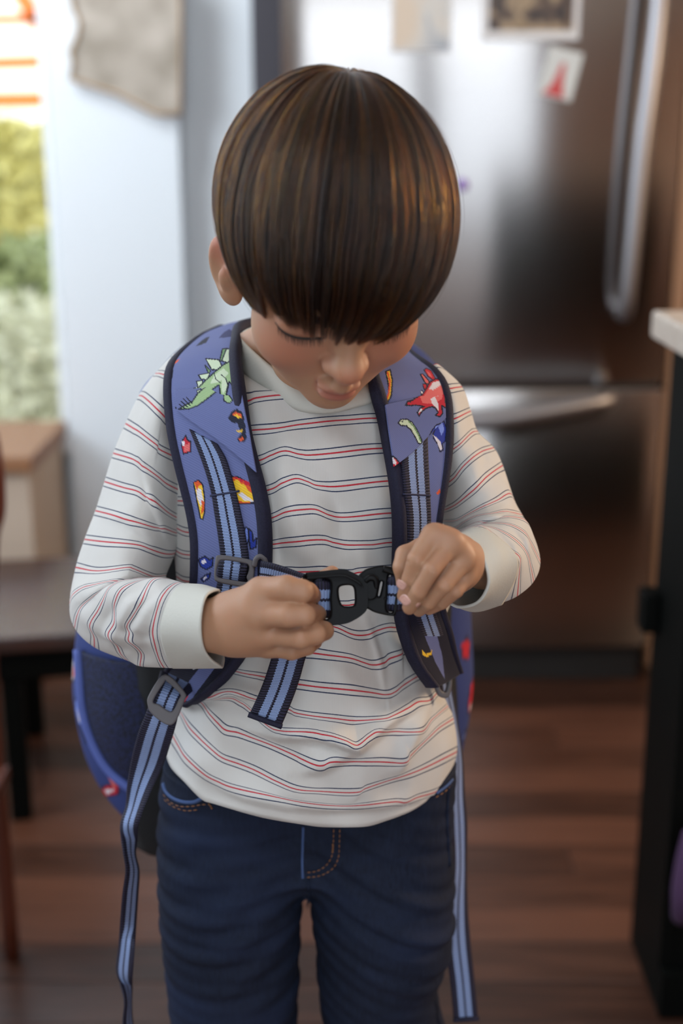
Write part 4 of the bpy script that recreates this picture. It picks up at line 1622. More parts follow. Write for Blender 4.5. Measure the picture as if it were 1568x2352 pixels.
# ================================================================ backpack
NAVY = s2l((24, 24, 44))
m_bind = newmat('navy_binding_tape', NAVY, 0.75, spec=0.3)
t = NT(m_bind)
wv = t.noise(700, 2, t.coord())
t.l(t.mix(wv.outputs[0], s2l((16, 17, 32)), s2l((38, 38, 62))), t.b.inputs['Base Color'])
t.bump(wv.outputs[0], 0.4, 0.0006)
m_web = newmat('striped_webbing', NAVY, 0.7, spec=0.35)
t = NT(m_web)
wu = t.attr('wu').outputs['Fac']
wl_ = t.attr('wl').outputs['Fac']
ph = t.math('MULTIPLY', wl_, 2 * PI / 0.0021)
sn = t.math('SINE', ph)
wj = t.math('ADD', wu, t.math('MULTIPLY', sn, 0.014))
a1 = t.math('LESS_THAN', t.math('ABSOLUTE', t.math('SUBTRACT', wj, 0.345)), 0.115)
a2 = t.math('LESS_THAN', t.math('ABSOLUTE', t.math('SUBTRACT', wj, 0.655)), 0.115)
lb = t.math('MAXIMUM', a1, a2)
su = t.math('SINE', t.math('MULTIPLY', wu, 2 * PI * 17))
checker = t.math('MULTIPLY', su, t.math('SINE', t.math('ADD', ph, t.math('MULTIPLY', su, 1.3))))
shade = t.math('MULTIPLY_ADD', checker, 0.22, 0.62)
lbc = t.mix(shade, s2l((72, 92, 142)), s2l((150, 170, 208)))
nvc = t.mix(t.math('MULTIPLY_ADD', sn, 0.5, 0.5), s2l((12, 13, 24)), s2l((44, 42, 66)))
t.l(t.mix(lb, nvc, lbc), t.b.inputs['Base Color'])
t.bump(t.math('ADD', t.math('MULTIPLY', sn, 0.5), t.math('MULTIPLY', checker, 0.5)), 0.5, 0.0005)
m_print_cloth = newmat('dinosaur_print_cloth', s2l((92, 104, 170)), 0.75, spec=0.3)
t = NT(m_print_cloth)
pc_ = t.attr('print').outputs['Color']
tw = t.n('ShaderNodeTexWave', wave_type='BANDS', bands_direction='DIAGONAL')
tw.inputs['Scale'].default_value = 300
t.l(t.coord(), tw.inputs['Vector'])
t.l(t.mix(t.math('MULTIPLY', tw.outputs[1], 0.22), pc_, s2l((40, 48, 96))), t.b.inputs['Base Color'])
t.bump(tw.outputs[1], 0.25, 0.0004)
m_plastic_black = newmat('black_plastic', (0.005, 0.005, 0.0055), 0.40, spec=0.12)
m_plastic_grey = newmat('grey_plastic', s2l((98, 95, 98)), 0.5, spec=0.3)
m_mesh = newmat('dark_navy_mesh', s2l((14, 16, 30)), 0.8)
t = NT(m_mesh)
vo = t.n('ShaderNodeTexVoronoi')
vo.inputs['Scale'].default_value = 420
t.l(t.coord(), vo.inputs['Vector'])
t.l(t.mix(t.math('GREATER_THAN', vo.outputs[0], 0.42), s2l((8, 9, 16)), s2l((26, 34, 70))), t.b.inputs['Base Color'])

# ---- the print: flat animal shapes in colour, and shade on the lower straps, drawn as polygons on the cloth
BG = s2l((102, 111, 158))
INK = s2l((20, 22, 34))
GRN, GRL, GRD = s2l((160, 190, 136)), s2l((206, 222, 190)), s2l((112, 146, 96))
RED, SAL, WHT = s2l((196, 30, 44)), s2l((226, 108, 104)), s2l((226, 220, 226))
YEL, ORG, BLU, LBL = s2l((240, 196, 40)), s2l((222, 88, 28)), s2l((32, 54, 150)), s2l((122, 146, 226))


def inpoly(px, py, poly):
    poly = np.asarray(poly, float)
    c = np.zeros(px.shape, bool)
    j = len(poly) - 1
    for i in range(len(poly)):
        xi_, yi_ = poly[i]
        xj, yj = poly[j]
        if yi_ != yj:
            m = ((yi_ > py) != (yj > py)) & (px < (xj - xi_) * (py - yi_) / (yj - yi_) + xi_)
            c ^= m
        j = i
    return c


def pdist(px, py, poly, closed=True):
    P = np.asarray(poly, float)
    n = len(P)
    best = np.full(px.shape, 1e9)
    for i in range(n if closed else n - 1):
        a, b = P[i], P[(i + 1) % n]
        d = b - a
        t = np.clip(((px - a[0]) * d[0] + (py - a[1]) * d[1]) / (d @ d + 1e-9), 0, 1)
        best = np.minimum(best, np.hypot(px - a[0] - t * d[0], py - a[1] - t * d[1]))
    return best


def paint(C, px, py, shapes):
    for sh in shapes:
        kind, poly, col = sh[:3]
        P = np.asarray(poly, float)
        w = sh[3] if len(sh) > 3 else 1.6
        lo, hi = P.min(0) - 8, P.max(0) + 8
        m = (px > lo[0]) & (px < hi[0]) & (py > lo[1]) & (py < hi[1])
        if not m.any():
            continue
        x, y = px[m], py[m]
        cc = C[m]
        if kind == 'fill':      # outlined area
            cc[inpoly(x, y, P)] = col
            cc[pdist(x, y, P) < w] = INK
        elif kind == 'area':
            cc[inpoly(x, y, P)] = col
        elif kind == 'line':
            cc[pdist(x, y, P, False) < w] = col
        C[m] = cc


STEGO_G = [
    ('fill', [(511, 842), (517, 814), (528, 811), (530, 838)], GRD, 1.4),
    ('fill', [(516, 840), (526, 812), (540, 812), (541, 846)], GRL, 1.4),
    ('fill', [(479, 836), (510, 838), (520, 858), (494, 860)], GRL, 1.4),
    ('fill', [(478, 850), (492, 862), (488, 870)], GRD, 1.2),
    ('fill', [(464, 871), (490, 866), (486, 882), (470, 880)], GRL, 1.2),
    ('fill', [(460, 886), (474, 882), (476, 896), (464, 898)], GRL, 1.2),
    ('fill', [(454, 900), (464, 897), (464, 908), (456, 910)], GRL, 1.0),
    ('fill', [(412, 942), (428, 932), (444, 924), (456, 906), (470, 894), (484, 880), (500, 866), (520, 848), (545, 832), (552, 840), (556, 890), (545, 896), (533, 884), (531, 900), (528, 912), (536, 922), (528, 929), (517, 924), (514, 905), (512, 892), (500, 900), (486, 912), (470, 924), (455, 934), (436, 941)], GRN, 1.6),
    ('area', [(500, 872), (520, 856), (532, 866), (520, 880), (506, 888), (492, 890)], GRL),
    ('area', [(518, 874), (528, 880), (529, 900), (521, 912), (517, 898)], GRL),
    ('line', [(516, 870), (526, 878), (531, 892), (528, 906)], INK, 1.0),
    ('line', [(500, 868), (504, 880), (514, 888)], INK, 0.9),
    ('line', [(414, 931), (428, 941)], INK, 1.2), ('line', [(418, 924), (433, 937)], INK, 1.2),
    ('line', [(423, 918), (438, 933)], INK, 1.2), ('line', [(430, 915), (443, 929)], INK, 1.2),
]
TREX = [
    ('fill', [(528, 962), (535, 948), (545, 943), (556, 948), (562, 962), (560, 978), (548, 972), (536, 970)], INK),
    ('area', [(534, 956), (543, 947), (556, 953), (558, 962), (548, 958)], ORG),
    ('area', [(538, 956), (546, 953), (556, 960), (550, 962)], YEL),
    ('area', [(546, 970), (566, 975), (567, 1000), (558, 1000)], INK),
    ('area', [(543, 988), (552, 990), (560, 986), (558, 993), (550, 994)], YEL),
    ('area', [(546, 1008), (556, 998), (570, 1000), (566, 1014), (552, 1016)], INK),
    ('area', [(550, 1009), (560, 1004), (562, 1010), (553, 1014)], ORG),
]
LEFT_PRINT_SHADE = STEGO_G + TREX + [
    ('area', [(456, 808), (468, 796), (480, 788), (488, 786), (480, 800), (466, 806)], INK),
    ('area', [(508, 790), (520, 776), (532, 768), (540, 772), (536, 784), (522, 788)], s2l((44, 46, 90))),
    ('area', [(402, 845), (412, 838), (420, 835), (414, 842), (404, 848)], ORG),
    ('area', [(400, 862), (404, 858), (403, 876), (399, 880)], INK),
    ('fill', [(430, 1010), (437, 1002), (441, 1012), (448, 1014), (448, 1036), (430, 1042), (426, 1024)], RED),
    ('area', [(432, 1022), (446, 1018), (446, 1034), (432, 1038)], SAL),
    ('area', [(427, 1015), (434, 1014), (434, 1022), (428, 1024)], WHT),
    ('fill', [(454, 1106), (466, 1100), (476, 1112), (480, 1140), (480, 1172), (476, 1190), (470, 1188), (464, 1160), (458, 1130)], YEL),
    ('area', [(460, 1116), (472, 1122), (478, 1146), (470, 1160), (462, 1140)], WHT),
    ('area', [(455, 1106), (466, 1102), (474, 1112), (466, 1114), (463, 1124)], ORG),
    ('area', [(472, 1144), (480, 1150), (478, 1172), (470, 1180), (474, 1162)], ORG),
    ('fill', [(540, 1091), (558, 1094), (576, 1106), (590, 1122), (598, 1152), (555, 1154), (548, 1130)], ORG),
    ('area', [(543, 1104), (554, 1098), (562, 1108), (572, 1112), (578, 1124), (588, 1132), (592, 1150), (556, 1148), (552, 1126)], YEL),
    ('area', [(556, 1132), (566, 1128), (580, 1140), (592, 1150), (570, 1146)], WHT),
    ('area', [(548, 1092), (552, 1100), (558, 1096), (562, 1106), (568, 1102), (572, 1112), (580, 1112), (590, 1128), (600, 1150), (596, 1122), (578, 1104)], RED),
    ('fill', [(566, 1228), (574, 1208), (582, 1212), (580, 1240), (572, 1256), (566, 1250)], LBL),
    ('fill', [(580, 1212), (588, 1218), (590, 1240), (598, 1232), (596, 1254), (584, 1258), (582, 1240)], BLU),
    ('fill', [(463, 1282), (480, 1274), (492, 1282), (500, 1276), (498, 1296), (484, 1304), (470, 1298)], BLU),
    ('area', [(470, 1286), (480, 1280), (484, 1288), (474, 1292)], WHT),
    ('fill', [(470, 1326), (482, 1316), (494, 1312), (490, 1324), (476, 1332)], BLU),
    ('area', [(474, 1326), (482, 1319), (486, 1321), (478, 1328)], WHT),
]
LEFT_PRINT_SHADE += [('area', [(360, 1470), (640, 1400), (640, 1700), (340, 1700)], s2l((14, 15, 26))),  # shade on the lower strap end, painted in dark
               ('area', [(425, 1600), (470, 1535), (500, 1500), (520, 1512), (480, 1570), (446, 1612)], BG),
               ('area', [(452, 1520), (466, 1516), (470, 1530), (458, 1536)], WHT),
               ('area', [(430, 1600), (438, 1590), (446, 1598), (436, 1612)], RED)]
RIGHT_PRINT_SHADE = [
    # red stegosaurus
    ('fill', [(966, 862), (972, 857), (984, 862), (992, 880), (986, 884), (974, 876)], RED, 1.3),
    ('area', [(972, 864), (980, 868), (984, 878), (976, 874)], SAL),
    ('fill', [(956, 872), (962, 871), (974, 884), (976, 892), (966, 890)], SAL, 1.3),
    ('fill', [(960, 892), (968, 890), (970, 900), (962, 902)], RED, 1.2),
    ('fill', [(954, 906), (958, 904), (962, 912), (956, 914)], WHT, 1.0),
    ('fill', [(928, 932), (934, 923), (946, 920), (956, 914), (966, 902), (976, 888), (992, 880), (1010, 878), (1018, 890), (1022, 940), (1012, 934), (1014, 952), (1008, 960), (998, 956), (1004, 950), (998, 940), (990, 936), (976, 940), (966, 948), (960, 958), (956, 950), (962, 940), (972, 936), (952, 932), (940, 933)], RED, 1.6),
    ('area', [(962, 914), (976, 896), (990, 888), (1012, 884), (1016, 900), (1012, 920), (990, 930), (968, 928)], SAL),
    ('area', [(972, 902), (984, 888), (1004, 882), (1010, 888), (996, 896), (984, 902)], WHT),
    ('area', [(986, 918), (996, 914), (1004, 930), (1006, 948), (1000, 940), (990, 930)], WHT),
    ('area', [(958, 952), (966, 946), (968, 940), (962, 942)], WHT),
    ('area', [(936, 924), (942, 922), (940, 927)], INK),
    # green long neck
    ('fill', [(912, 974), (918, 966), (932, 965), (944, 972), (952, 984), (960, 1000), (966, 1012), (966, 1020), (958, 1020), (950, 1004), (940, 988), (930, 980), (920, 980)], GRL, 1.5),
    ('line', [(936, 970), (948, 982), (958, 1000), (963, 1014)], GRD, 1.6),
    ('area', [(918, 970), (924, 969), (922, 974)], INK),
    # blue one at the edge
    ('fill', [(984, 1002), (990, 990), (1000, 978), (1012, 974), (1018, 990), (1014, 1016), (1006, 1022), (1008, 1036), (1000, 1040), (996, 1024), (986, 1012)], BLU, 1.4),
    ('area', [(996, 982), (1008, 978), (1012, 992), (1004, 1004), (1000, 994)], LBL),
    ('area', [(984, 1004), (992, 1008), (1002, 1018), (1006, 1034), (1000, 1036), (994, 1020)], WHT),
    # fire ring near the inner edge
    ('fill', [(878, 866), (888, 862), (892, 884), (888, 916), (878, 934), (876, 930), (884, 906), (882, 884)], YEL, 1.6),
    ('line', [(882, 868), (887, 886), (883, 912), (878, 926)], ORG, 1.6),
    # red one lower
    ('fill', [(890, 1052), (900, 1049), (908, 1056), (916, 1066), (906, 1080), (896, 1084)], RED, 1.4),
    ('area', [(900, 1052), (908, 1062), (906, 1070), (900, 1064)], WHT),
    ('fill', [(904, 1134), (914, 1133), (926, 1142), (930, 1170), (932, 1196), (920, 1206), (912, 1196), (908, 1160)], SAL, 1.4),
    ('area', [(904, 1134), (916, 1134), (924, 1142), (906, 1142)], RED),
    ('area', [(910, 1146), (924, 1150), (924, 1164), (916, 1180), (912, 1164)], WHT),
    ('fill', [(908, 1198), (914, 1210), (912, 1236), (906, 1252)], RED, 1.4),
    ('area', [(990, 1132), (1000, 1122), (1002, 1130), (994, 1136)], ORG),
    ('area', [(880, 1395), (1080, 1395), (1080, 1620), (900, 1620)], s2l((16, 17, 28))),  # shade of arm and hand painted in, along with the strap's dark side
    ('area', [(955, 1400), (975, 1400), (1000, 1500), (1006, 1560), (985, 1520), (962, 1460)], BG),
    ('area', [(956, 1490), (964, 1500), (974, 1496), (978, 1488), (976, 1500), (966, 1507), (957, 1502)], YEL),
]


def strap_body(name, rows, thick, mat, parent, sub=10, nu=60, printer=None, round_=4):
    """rows: (lx, ly, lY, rx, ry, rY) in photo pixels + plane distance"""
    R = catmull(np.array(rows, float), sub)
    Lp = at(R[:, 0], R[:, 1], R[:, 2])
    Rp = at(R[:, 3], R[:, 4], R[:, 5])
    nv = len(R)
    T_ = np.gradient((Lp + Rp) / 2, axis=0)
    A_ = Rp - Lp
    N = np.cross(T_, A_)
    N /= np.linalg.norm(N, axis=1)[:, None] + 1e-12
    s = np.sign(N[:, 1])
    flip = -1.0 if N[nv // 2, 1] > 0 else 1.0
    N = N * flip
    u = np.linspace(0, 1, nu)
    prof = np.clip(1 - np.abs(2 * u - 1) ** round_, 0, 1) ** 0.5
    front = Lp[:, None] * (1 - u)[:, None] + Rp[:, None] * u[:, None] + N[:, None] * (prof * thick / 2)[:, None]
    back = Lp[:, None] * (1 - u)[:, None] + Rp[:, None] * u[:, None] - N[:, None] * (prof * thick / 2)[:, None]
    back = back[:, ::-1][:, 1:-1]
    V = np.concatenate([front, back], 1)
    n = V.shape[1]
    F = grid_faces(nv, n, wrap=True).tolist()
    F.append(list(range(n)))
    F.append([(nv - 1) * n + i for i in range(n)][::-1])
    d = np.concatenate([[0], np.cumsum(np.linalg.norm(np.diff((Lp + Rp) / 2, axis=0), axis=1))])
    wu_ = np.concatenate([u, u[::-1][1:-1]])
    att = {'wu': np.repeat(wu_[None], nv, 0).ravel(), 'wl': np.repeat(d[:, None], n, 1).ravel()}
    if printer is not None:
        PX = R[:, 0][:, None] * (1 - wu_) + R[:, 3][:, None] * wu_
        PY = R[:, 1][:, None] * (1 - wu_) + R[:, 4][:, None] * wu_
        C = np.tile(np.array(BG), (nv * n, 1))
        paint(C, PX.ravel(), PY.ravel(), printer)
        att['print'] = C
    o = mesh_obj(name, V.reshape(-1, 3), F, mat, parent, True, att)
    return o, Lp, Rp, N


bag = empty('backpack', (-0.02, 1.13, jz(1905)))
tag(bag, 'blue children\'s backpack with dinosaur print worn on the child\'s back', 'backpack')

# ---- padded shoulder strap, left in the picture
SLrows = [
    (500, 762, 1.090, 590, 742, 1.075),
    (452, 786, 1.055, 560, 752, 1.040),
    (404, 826, 1.005, 552, 790, 0.975),
    (384, 858, 0.972, 551, 822, 0.950),
    (380, 900, 0.952, 556, 868, 0.926),
    (384, 950, 0.938, 563, 925, 0.907),
    (392, 1005, 0.928, 572, 990, 0.896),
    (404, 1060, 0.922, 586, 1050, 0.890),
    (418, 1115, 0.918, 602, 1110, 0.885),
    (432, 1170, 0.916, 614, 1170, 0.881),
    (442, 1230, 0.914, 619, 1230, 0.879),
    (443, 1290, 0.914, 619, 1290, 0.879),
    (440, 1350, 0.916, 616, 1350, 0.880),
    (430, 1420, 0.922, 600, 1425, 0.880),
    (412, 1480, 0.934, 570, 1490, 0.882),
    (392, 1530, 0.950, 528, 1548, 0.888),
    (375, 1560, 0.970, 475, 1598, 0.898),
    (365, 1580, 0.990, 428, 1626, 0.920),
]
st1, L1, R1, N1 = strap_body('shoulder_strap', SLrows, 0.010, m_print_cloth, bag, sub=22, nu=150, printer=LEFT_PRINT_SHADE)


def binding(nm, E, O, N, k0, parent, w=0.0047):
    """flat tape folded over a strap edge"""
    A_ = O - E
    A_ /= np.linalg.norm(A_, axis=1)[:, None]
    P = (E + A_ * (w * 0.85))[::8]
    Q = np.array(P)
    T_ = np.gradient(Q, axis=0)
    T_ /= np.linalg.norm(T_, axis=1)[:, None]
    Nn = N[::8]
    V = []
    a = np.linspace(0, 2 * PI, 14, endpoint=False)
    for p, nn, aa in zip(Q, Nn, A_[::8]):
        for an in a:
            c_, s_ = math.cos(an), math.sin(an)
            V.append(p + aa * (w * np.sign(c_) * abs(c_) ** 0.7) + nn * (0.0056 * np.sign(s_) * abs(s_) ** 0.7))
    F = grid_faces(len(Q), 14, wrap=True).tolist()
    return mesh_obj(nm, V, F, m_bind, parent)


binding('binding', L1, R1, N1, 0, st1)
binding('binding', R1, L1, N1, 0, st1)

SRrows = [
    (900, 770, 1.070, 930, 790, 1.085),
    (872, 800, 1.005, 940, 815, 1.045),
    (852, 842, 0.942, 972, 838, 1.000),
    (850, 872, 0.920, 1000, 858, 0.980),
    (858, 905, 0.910, 1022, 890, 0.962),
    (870, 955, 0.910, 1034, 940, 0.945),
    (880, 1005, 0.899, 1036, 990, 0.932),
    (890, 1055, 0.892, 1032, 1045, 0.924),
    (899, 1105, 0.887, 1024, 1100, 0.918),
    (906, 1160, 0.883, 1014, 1155, 0.914),
    (909, 1215, 0.881, 1006, 1205, 0.912),
    (909, 1270, 0.880, 1004, 1270, 0.912),
    (907, 1340, 0.880, 1005, 1340, 0.914),
    (912, 1405, 0.880, 1015, 1400, 0.920),
    (924, 1460, 0.881, 1030, 1450, 0.930),
    (950, 1525, 0.886, 1040, 1500, 0.945),
    (990, 1580, 0.900, 1052, 1545, 0.965),
]
st2, L2, R2, N2 = strap_body('shoulder_strap', SRrows, 0.010, m_print_cloth, bag, sub=22, nu=130, printer=RIGHT_PRINT_SHADE)
binding('binding', L2, R2, N2, 0, st2)
binding('binding', R2, L2, N2, 0, st2)


def strapY(rows, px, py):
    """distance plane of the strap centre surface at a pixel"""
    R = catmull(np.array(rows, float), 10)
    my = (R[:, 1] + R[:, 4]) / 2
    o = np.argsort(my)
    g = lambda k: np.interp(py, my[o], R[o, k])
    u = np.clip((px - g(0)) / (g(3) - g(0)), 0, 1)
    return g(2) * (1 - u) + g(5) * u


def on_strap(rows, lift):
    def f(px, py):
        return strapY(rows, px, py) - 0.005 - lift
    return f


def web_rows(pts, rows, lift):
    f = on_strap(rows, lift)
    return [(a, b, f(a, b), c, d, f(c, d)) for a, b, c, d in pts]


# webbing sewn on the straps
wr1 = web_rows([(434, 985, 500, 1020), (452, 1030, 520, 1055), (470, 1080, 534, 1100), (484, 1130, 546, 1145), (492, 1180, 556, 1190), (500, 1230, 565, 1235), (506, 1290, 572, 1292), (497, 1345, 566, 1352), (485, 1400, 556, 1410)], SLrows, 0.0022)
strap_body('webbing', wr1, 0.0024, m_web, st1, sub=8, nu=16, round_=12)
wr2 = web_rows([(921, 1050, 982, 1000), (922, 1080, 984, 1060), (927, 1130, 987, 1125), (934, 1190, 990, 1190), (934, 1260, 988, 1260), (932, 1340, 990, 1340), (946, 1400, 1000, 1400), (966, 1460, 1016, 1450), (990, 1520, 1034, 1505)], SRrows, 0.0022)
strap_body('webbing', wr2, 0.0024, m_web, st2, sub=8, nu=16, round_=12)


# cloth flap covering the upper end of the webbing (slanted hem)
def flap(name, top, bot, rows, parent, printer):
    tp, bt = resample(top, 90), resample(bot, 90)
    s = np.linspace(0, 1, 60)
    PX = tp[None, :, 0] * (1 - s[:, None]) + bt[None, :, 0] * s[:, None]
    PY = tp[None, :, 1] * (1 - s[:, None]) + bt[None, :, 1] * s[:, None]
    lift = 0.0012 + 0.0030 * s[:, None] ** 0.7
    Y = strapY(rows, PX, PY) - 0.005 - lift
    C = np.tile(np.array(BG), (PX.size, 1))
    paint(C, PX.ravel(), PY.ravel(), printer)
    o = mesh_obj(name, at(PX, PY, Y).reshape(-1, 3), grid_faces(60, 90), m_print_cloth, parent, True, {'print': C})
    md = o.modifiers.new('t', 'SOLIDIFY')
    md.thickness = 0.0014
    md.offset = -1
    return o


flap('strap_flap', [(402, 900), (480, 892), (552, 880)], [(408, 944), (440, 968), (500, 1010), (550, 1050), (590, 1085)], SLrows, st1, LEFT_PRINT_SHADE)
flap('strap_flap', [(882, 930), (950, 915), (1020, 900)], [(903, 1072), (940, 1044), (985, 1000), (1022, 962)], SRrows, st2, RIGHT_PRINT_SHADE)
m_nthread = newmat('navy_thread', s2l((34, 38, 66)), 0.8)


def proj_rows(rows):
    def f(px, py, off):
        return at(px, py, strapY(rows, px, py) - 0.0098 - off)
    return f


for dy in (0, -11):
    stitches('flap_stitching', [(412, 941 + dy), (440, 961 + dy), (500, 1002 + dy), (548, 1041 + dy), (584, 1074 + dy)], 5, 3, 0.0004, m_nthread, st1, proj_rows(SLrows), 0.0002)
    stitches('flap_stitching', [(908, 1062 + dy), (940, 1036 + dy), (982, 992 + dy), (1014, 962 + dy)], 5, 3, 0.0004, m_nthread, st2, proj_rows(SRrows), 0.0002)


def bar(name, a, b, rows, r, parent, lift=0.0085):
    n = 7
    xs = np.linspace(a[0], b[0], n)
    ys = np.linspace(a[1], b[1], n)
    P = at(xs, ys, strapY(rows, xs, ys) - lift)
    return tube(name, P, r, m_nthread, parent, nseg=8, sub=2)


bar('bar_tack', (483, 1139), (549, 1128), SLrows, 0.0008, st1)
bar('bar_tack', (925, 1135), (988, 1138), SRrows, 0.0008, st2)


# ---- moulded plates in a plane facing the viewer, tilted about chosen axes
def plate(name, outer, holes, Y, th, mat, parent, bevel=0.0008, tilt=(0, 0), smooth_pts=True, place=None):
    cx = np.mean([p[0] for p in outer])
    cy = np.mean([p[1] for p in outer])
    C = at(cx, cy, Y)
    m = mpp(cx, cy, Y)
    cu = bpy.data.curves.new(name, 'CURVE')
    cu.dimensions = '2D'
    cu.fill_mode = 'BOTH'
    cu.extrude = max(th / 2 - bevel, 0.0001)
    cu.bevel_depth = bevel
    cu.bevel_resolution = 2
    cu.offset = -bevel
    for lp in [outer] + list(holes):
        q = catmull(np.array(lp, float), 5, closed=True) if smooth_pts else np.array(lp, float)
        sp = cu.splines.new('POLY')
        sp.points.add(len(q) - 1)
        for i, (x, y) in enumerate(q):
            sp.points[i].co = ((x - cx) * m, -(y - cy) * m, 0, 1)
        sp.use_cyclic_u = True
    tmp = bpy.data.objects.new(name, cu)
    COL.objects.link(tmp)
    dg = bpy.context.evaluated_depsgraph_get()
    dg.update()
    me = bpy.data.meshes.new_from_object(tmp.evaluated_get(dg))
    bpy.data.objects.remove(tmp)
    bpy.data.curves.remove(cu)
    # local x -> picture right, local y -> picture up, local z -> towards the viewer
    vdir = Vector(at(cx, cy, Y)) - Vector((0, 0, CAM_H))
    vdir.normalize()
    z = -vdir
    x = Vector((1, 0, 0)) - z * z.x
    x.normalize()
    yv = z.cross(x)
    M = Matrix((x, yv, z)).transposed().to_4x4()
    M = Matrix.Translation(Vector(C)) @ M @ Matrix.Rotation(tilt[0], 4, 'X') @ Matrix.Rotation(tilt[1], 4, 'Y')
    me.transform(M)
    me.materials.clear()
    me.materials.append(mat)
    me.polygons.foreach_set('use_smooth', np.ones(len(me.polygons), bool))
    o = bpy.data.objects.new(name, me)
    COL.objects.link(o)
    if parent is not None:
        o.parent = parent
    md = o.modifiers.new('e', 'EDGE_SPLIT')
    md.split_angle = math.radians(40)
    return o


# chest strap slider on the left strap
adjY = strapY(SLrows, 540, 1312) - 0.018
chest = plate('slider', [(501, 1275), (540, 1279), (576, 1286), (584, 1296), (583, 1322), (577, 1348), (560, 1349), (530, 1344), (500, 1337), (492, 1326), (494, 1290)],
              [[(510, 1287), (540, 1290), (566, 1296), (571, 1304), (569, 1316), (566, 1326), (568, 1336), (550, 1335), (520, 1330), (500, 1325), (498, 1312), (502, 1294)]],
              adjY, 0.0042, m_plastic_grey, bag, bevel=0.0011)
tube("slider_hook", at([584, 588, 598, 607, 610], [1300, 1284, 1278, 1284, 1296], adjY - 0.001), 0.0020, m_plastic_grey, chest, nseg=10)
f_ = on_strap(SLrows, 0.0075)
strap_body('webbing_loop', [(503, 1282, f_(503, 1282) + 0.003, 568, 1290, f_(568, 1290) + 0.003), (500, 1298, f_(500, 1298) - 0.0012, 568, 1304, f_(568, 1304) - 0.0012), (498, 1318, f_(498, 1318) - 0.0012, 564, 1326, f_(564, 1326) - 0.0012), (496, 1334, f_(496, 1334) + 0.003, 562, 1342, f_(562, 1342) + 0.003)], 0.0018, m_web, chest, sub=8, nu=14, round_=12)
# the chest strap from the slider to the buckle, turned edge-up behind the hand
strap_body('chest_strap', [(600, 1288, 0.862, 596, 1346, 0.868), (622, 1292, 0.855, 616, 1348, 0.862), (655, 1302, 0.846, 645, 1352, 0.856), (700, 1318, 0.834, 695, 1362, 0.842), (740, 1328, 0.822, 742, 1404, 0.826), (758, 1334, 0.8195, 760, 1412, 0.8215)], 0.0020, m_web, bag, sub=8, nu=14, round_=12)

# ---- buckle halves
BY = 0.815
outerL = [(700, 1324), (704, 1321), (743, 1317), (786, 1313), (803, 1318), (826, 1330), (837, 1342), (839, 1365), (838, 1394), (829, 1407), (811, 1419), (792, 1427), (760, 1431), (722, 1433), (708, 1420), (704, 1370)]
holeL = [(779, 1350), (789, 1345), (805, 1345), (812, 1352), (814, 1372), (813, 1387), (807, 1392), (788, 1391), (781, 1380), (778, 1363)]
slotL = [(722, 1334), (756, 1334), (757, 1375), (756, 1418), (724, 1418), (722, 1375)]
bkl = plate('buckle_half', outerL, [holeL, slotL], BY, 0.0072, m_plastic_black, bag, bevel=0.0016)
bkl['label'] = 'black plastic socket half of the chest buckle'
# webbing seen through the slot, its stripes lying across
strap_body('webbing_loop', [(718, 1334, 0.8175, 718, 1420, 0.8185), (728, 1334, 0.8145, 728, 1420, 0.8150), (744, 1334, 0.8140, 744, 1420, 0.8145), (758, 1334, 0.8175, 758, 1420, 0.8185)], 0.0018, m_web, bkl, sub=6, nu=14, round_=12)
plate('buckle_rim', [(708, 1326), (740, 1321), (786, 1318), (800, 1322), (824, 1334), (833, 1345), (834, 1350), (822, 1341), (800, 1329), (784, 1325), (740, 1328), (710, 1332)], [], BY - 0.0040, 0.0018, m_plastic_black, bkl, bevel=0.0007)

outerR = [(822, 1326), (833, 1312), (849, 1304), (878, 1299), (905, 1304), (922, 1309), (920, 1322), (916, 1350), (910, 1390), (908, 1412), (894, 1414), (865, 1408), (849, 1401), (838, 1392), (834, 1365), (832, 1342)]
slit = [(874, 1337), (878, 1338), (875, 1354), (871, 1369), (868, 1369), (870, 1354)]
slotR = [(893, 1322), (908, 1322), (904, 1400), (888, 1400), (890, 1360)]
bkr = plate('buckle_half', outerR, [slit, slotR], BY + 0.006, 0.0062, m_plastic_black, bag, bevel=0.0015)
bkr['label'] = 'black plastic hooked half of the chest buckle'
tube('buckle_hook', at([838, 850, 862, 864], [1334, 1327, 1331, 1350], BY + 0.0015), 0.0022, m_plastic_black, bkr, nseg=10)
plate('buckle_tongue', [(840, 1334), (862, 1333), (868, 1345), (864, 1372), (846, 1378), (838, 1362)], [], BY + 0.001, 0.0034, m_plastic_black, bkr, bevel=0.0012)
tube('buckle_rib', at([858, 868, 878, 886], [1398, 1392, 1384, 1372], BY + 0.002), 0.0016, m_plastic_black, bkr, nseg=10)
tube('buckle_rib', at([880, 896, 916], [1306, 1311, 1318], BY + 0.002), 0.0024, m_plastic_black, bkr, nseg=10)
strap_body('webbing_loop', [(886, 1325, 0.8245, 886, 1405, 0.8245), (898, 1325, 0.8185, 896, 1405, 0.8185), (914, 1325, 0.8180, 912, 1405, 0.8180), (940, 1322, 0.8220, 936, 1398, 0.8220), (975, 1312, 0.835, 970, 1380, 0.835), (1000, 1300, 0.858, 998, 1364, 0.858)], 0.0018, m_web, bkr, sub=6, nu=14, round_=12)

# loose webbing end that hangs out of the hand
strap_body('webbing_end', [(640, 1440, 0.835, 716, 1440, 0.835), (628, 1490, 0.838, 708, 1490, 0.838), (620, 1520, 0.838, 699, 1520, 0.838), (607, 1560, 0.838, 688, 1560, 0.838), (590, 1602, 0.839, 672, 1606, 0.839), (572, 1641, 0.839, 646, 1668, 0.839)], 0.0026, m_web, bag, sub=10, nu=16, round_=12)
tube('webbing_hem', [at(570, 1641, 0.836), at(608, 1655, 0.8355), at(647, 1669, 0.836)], 0.0020, m_bind, bag)

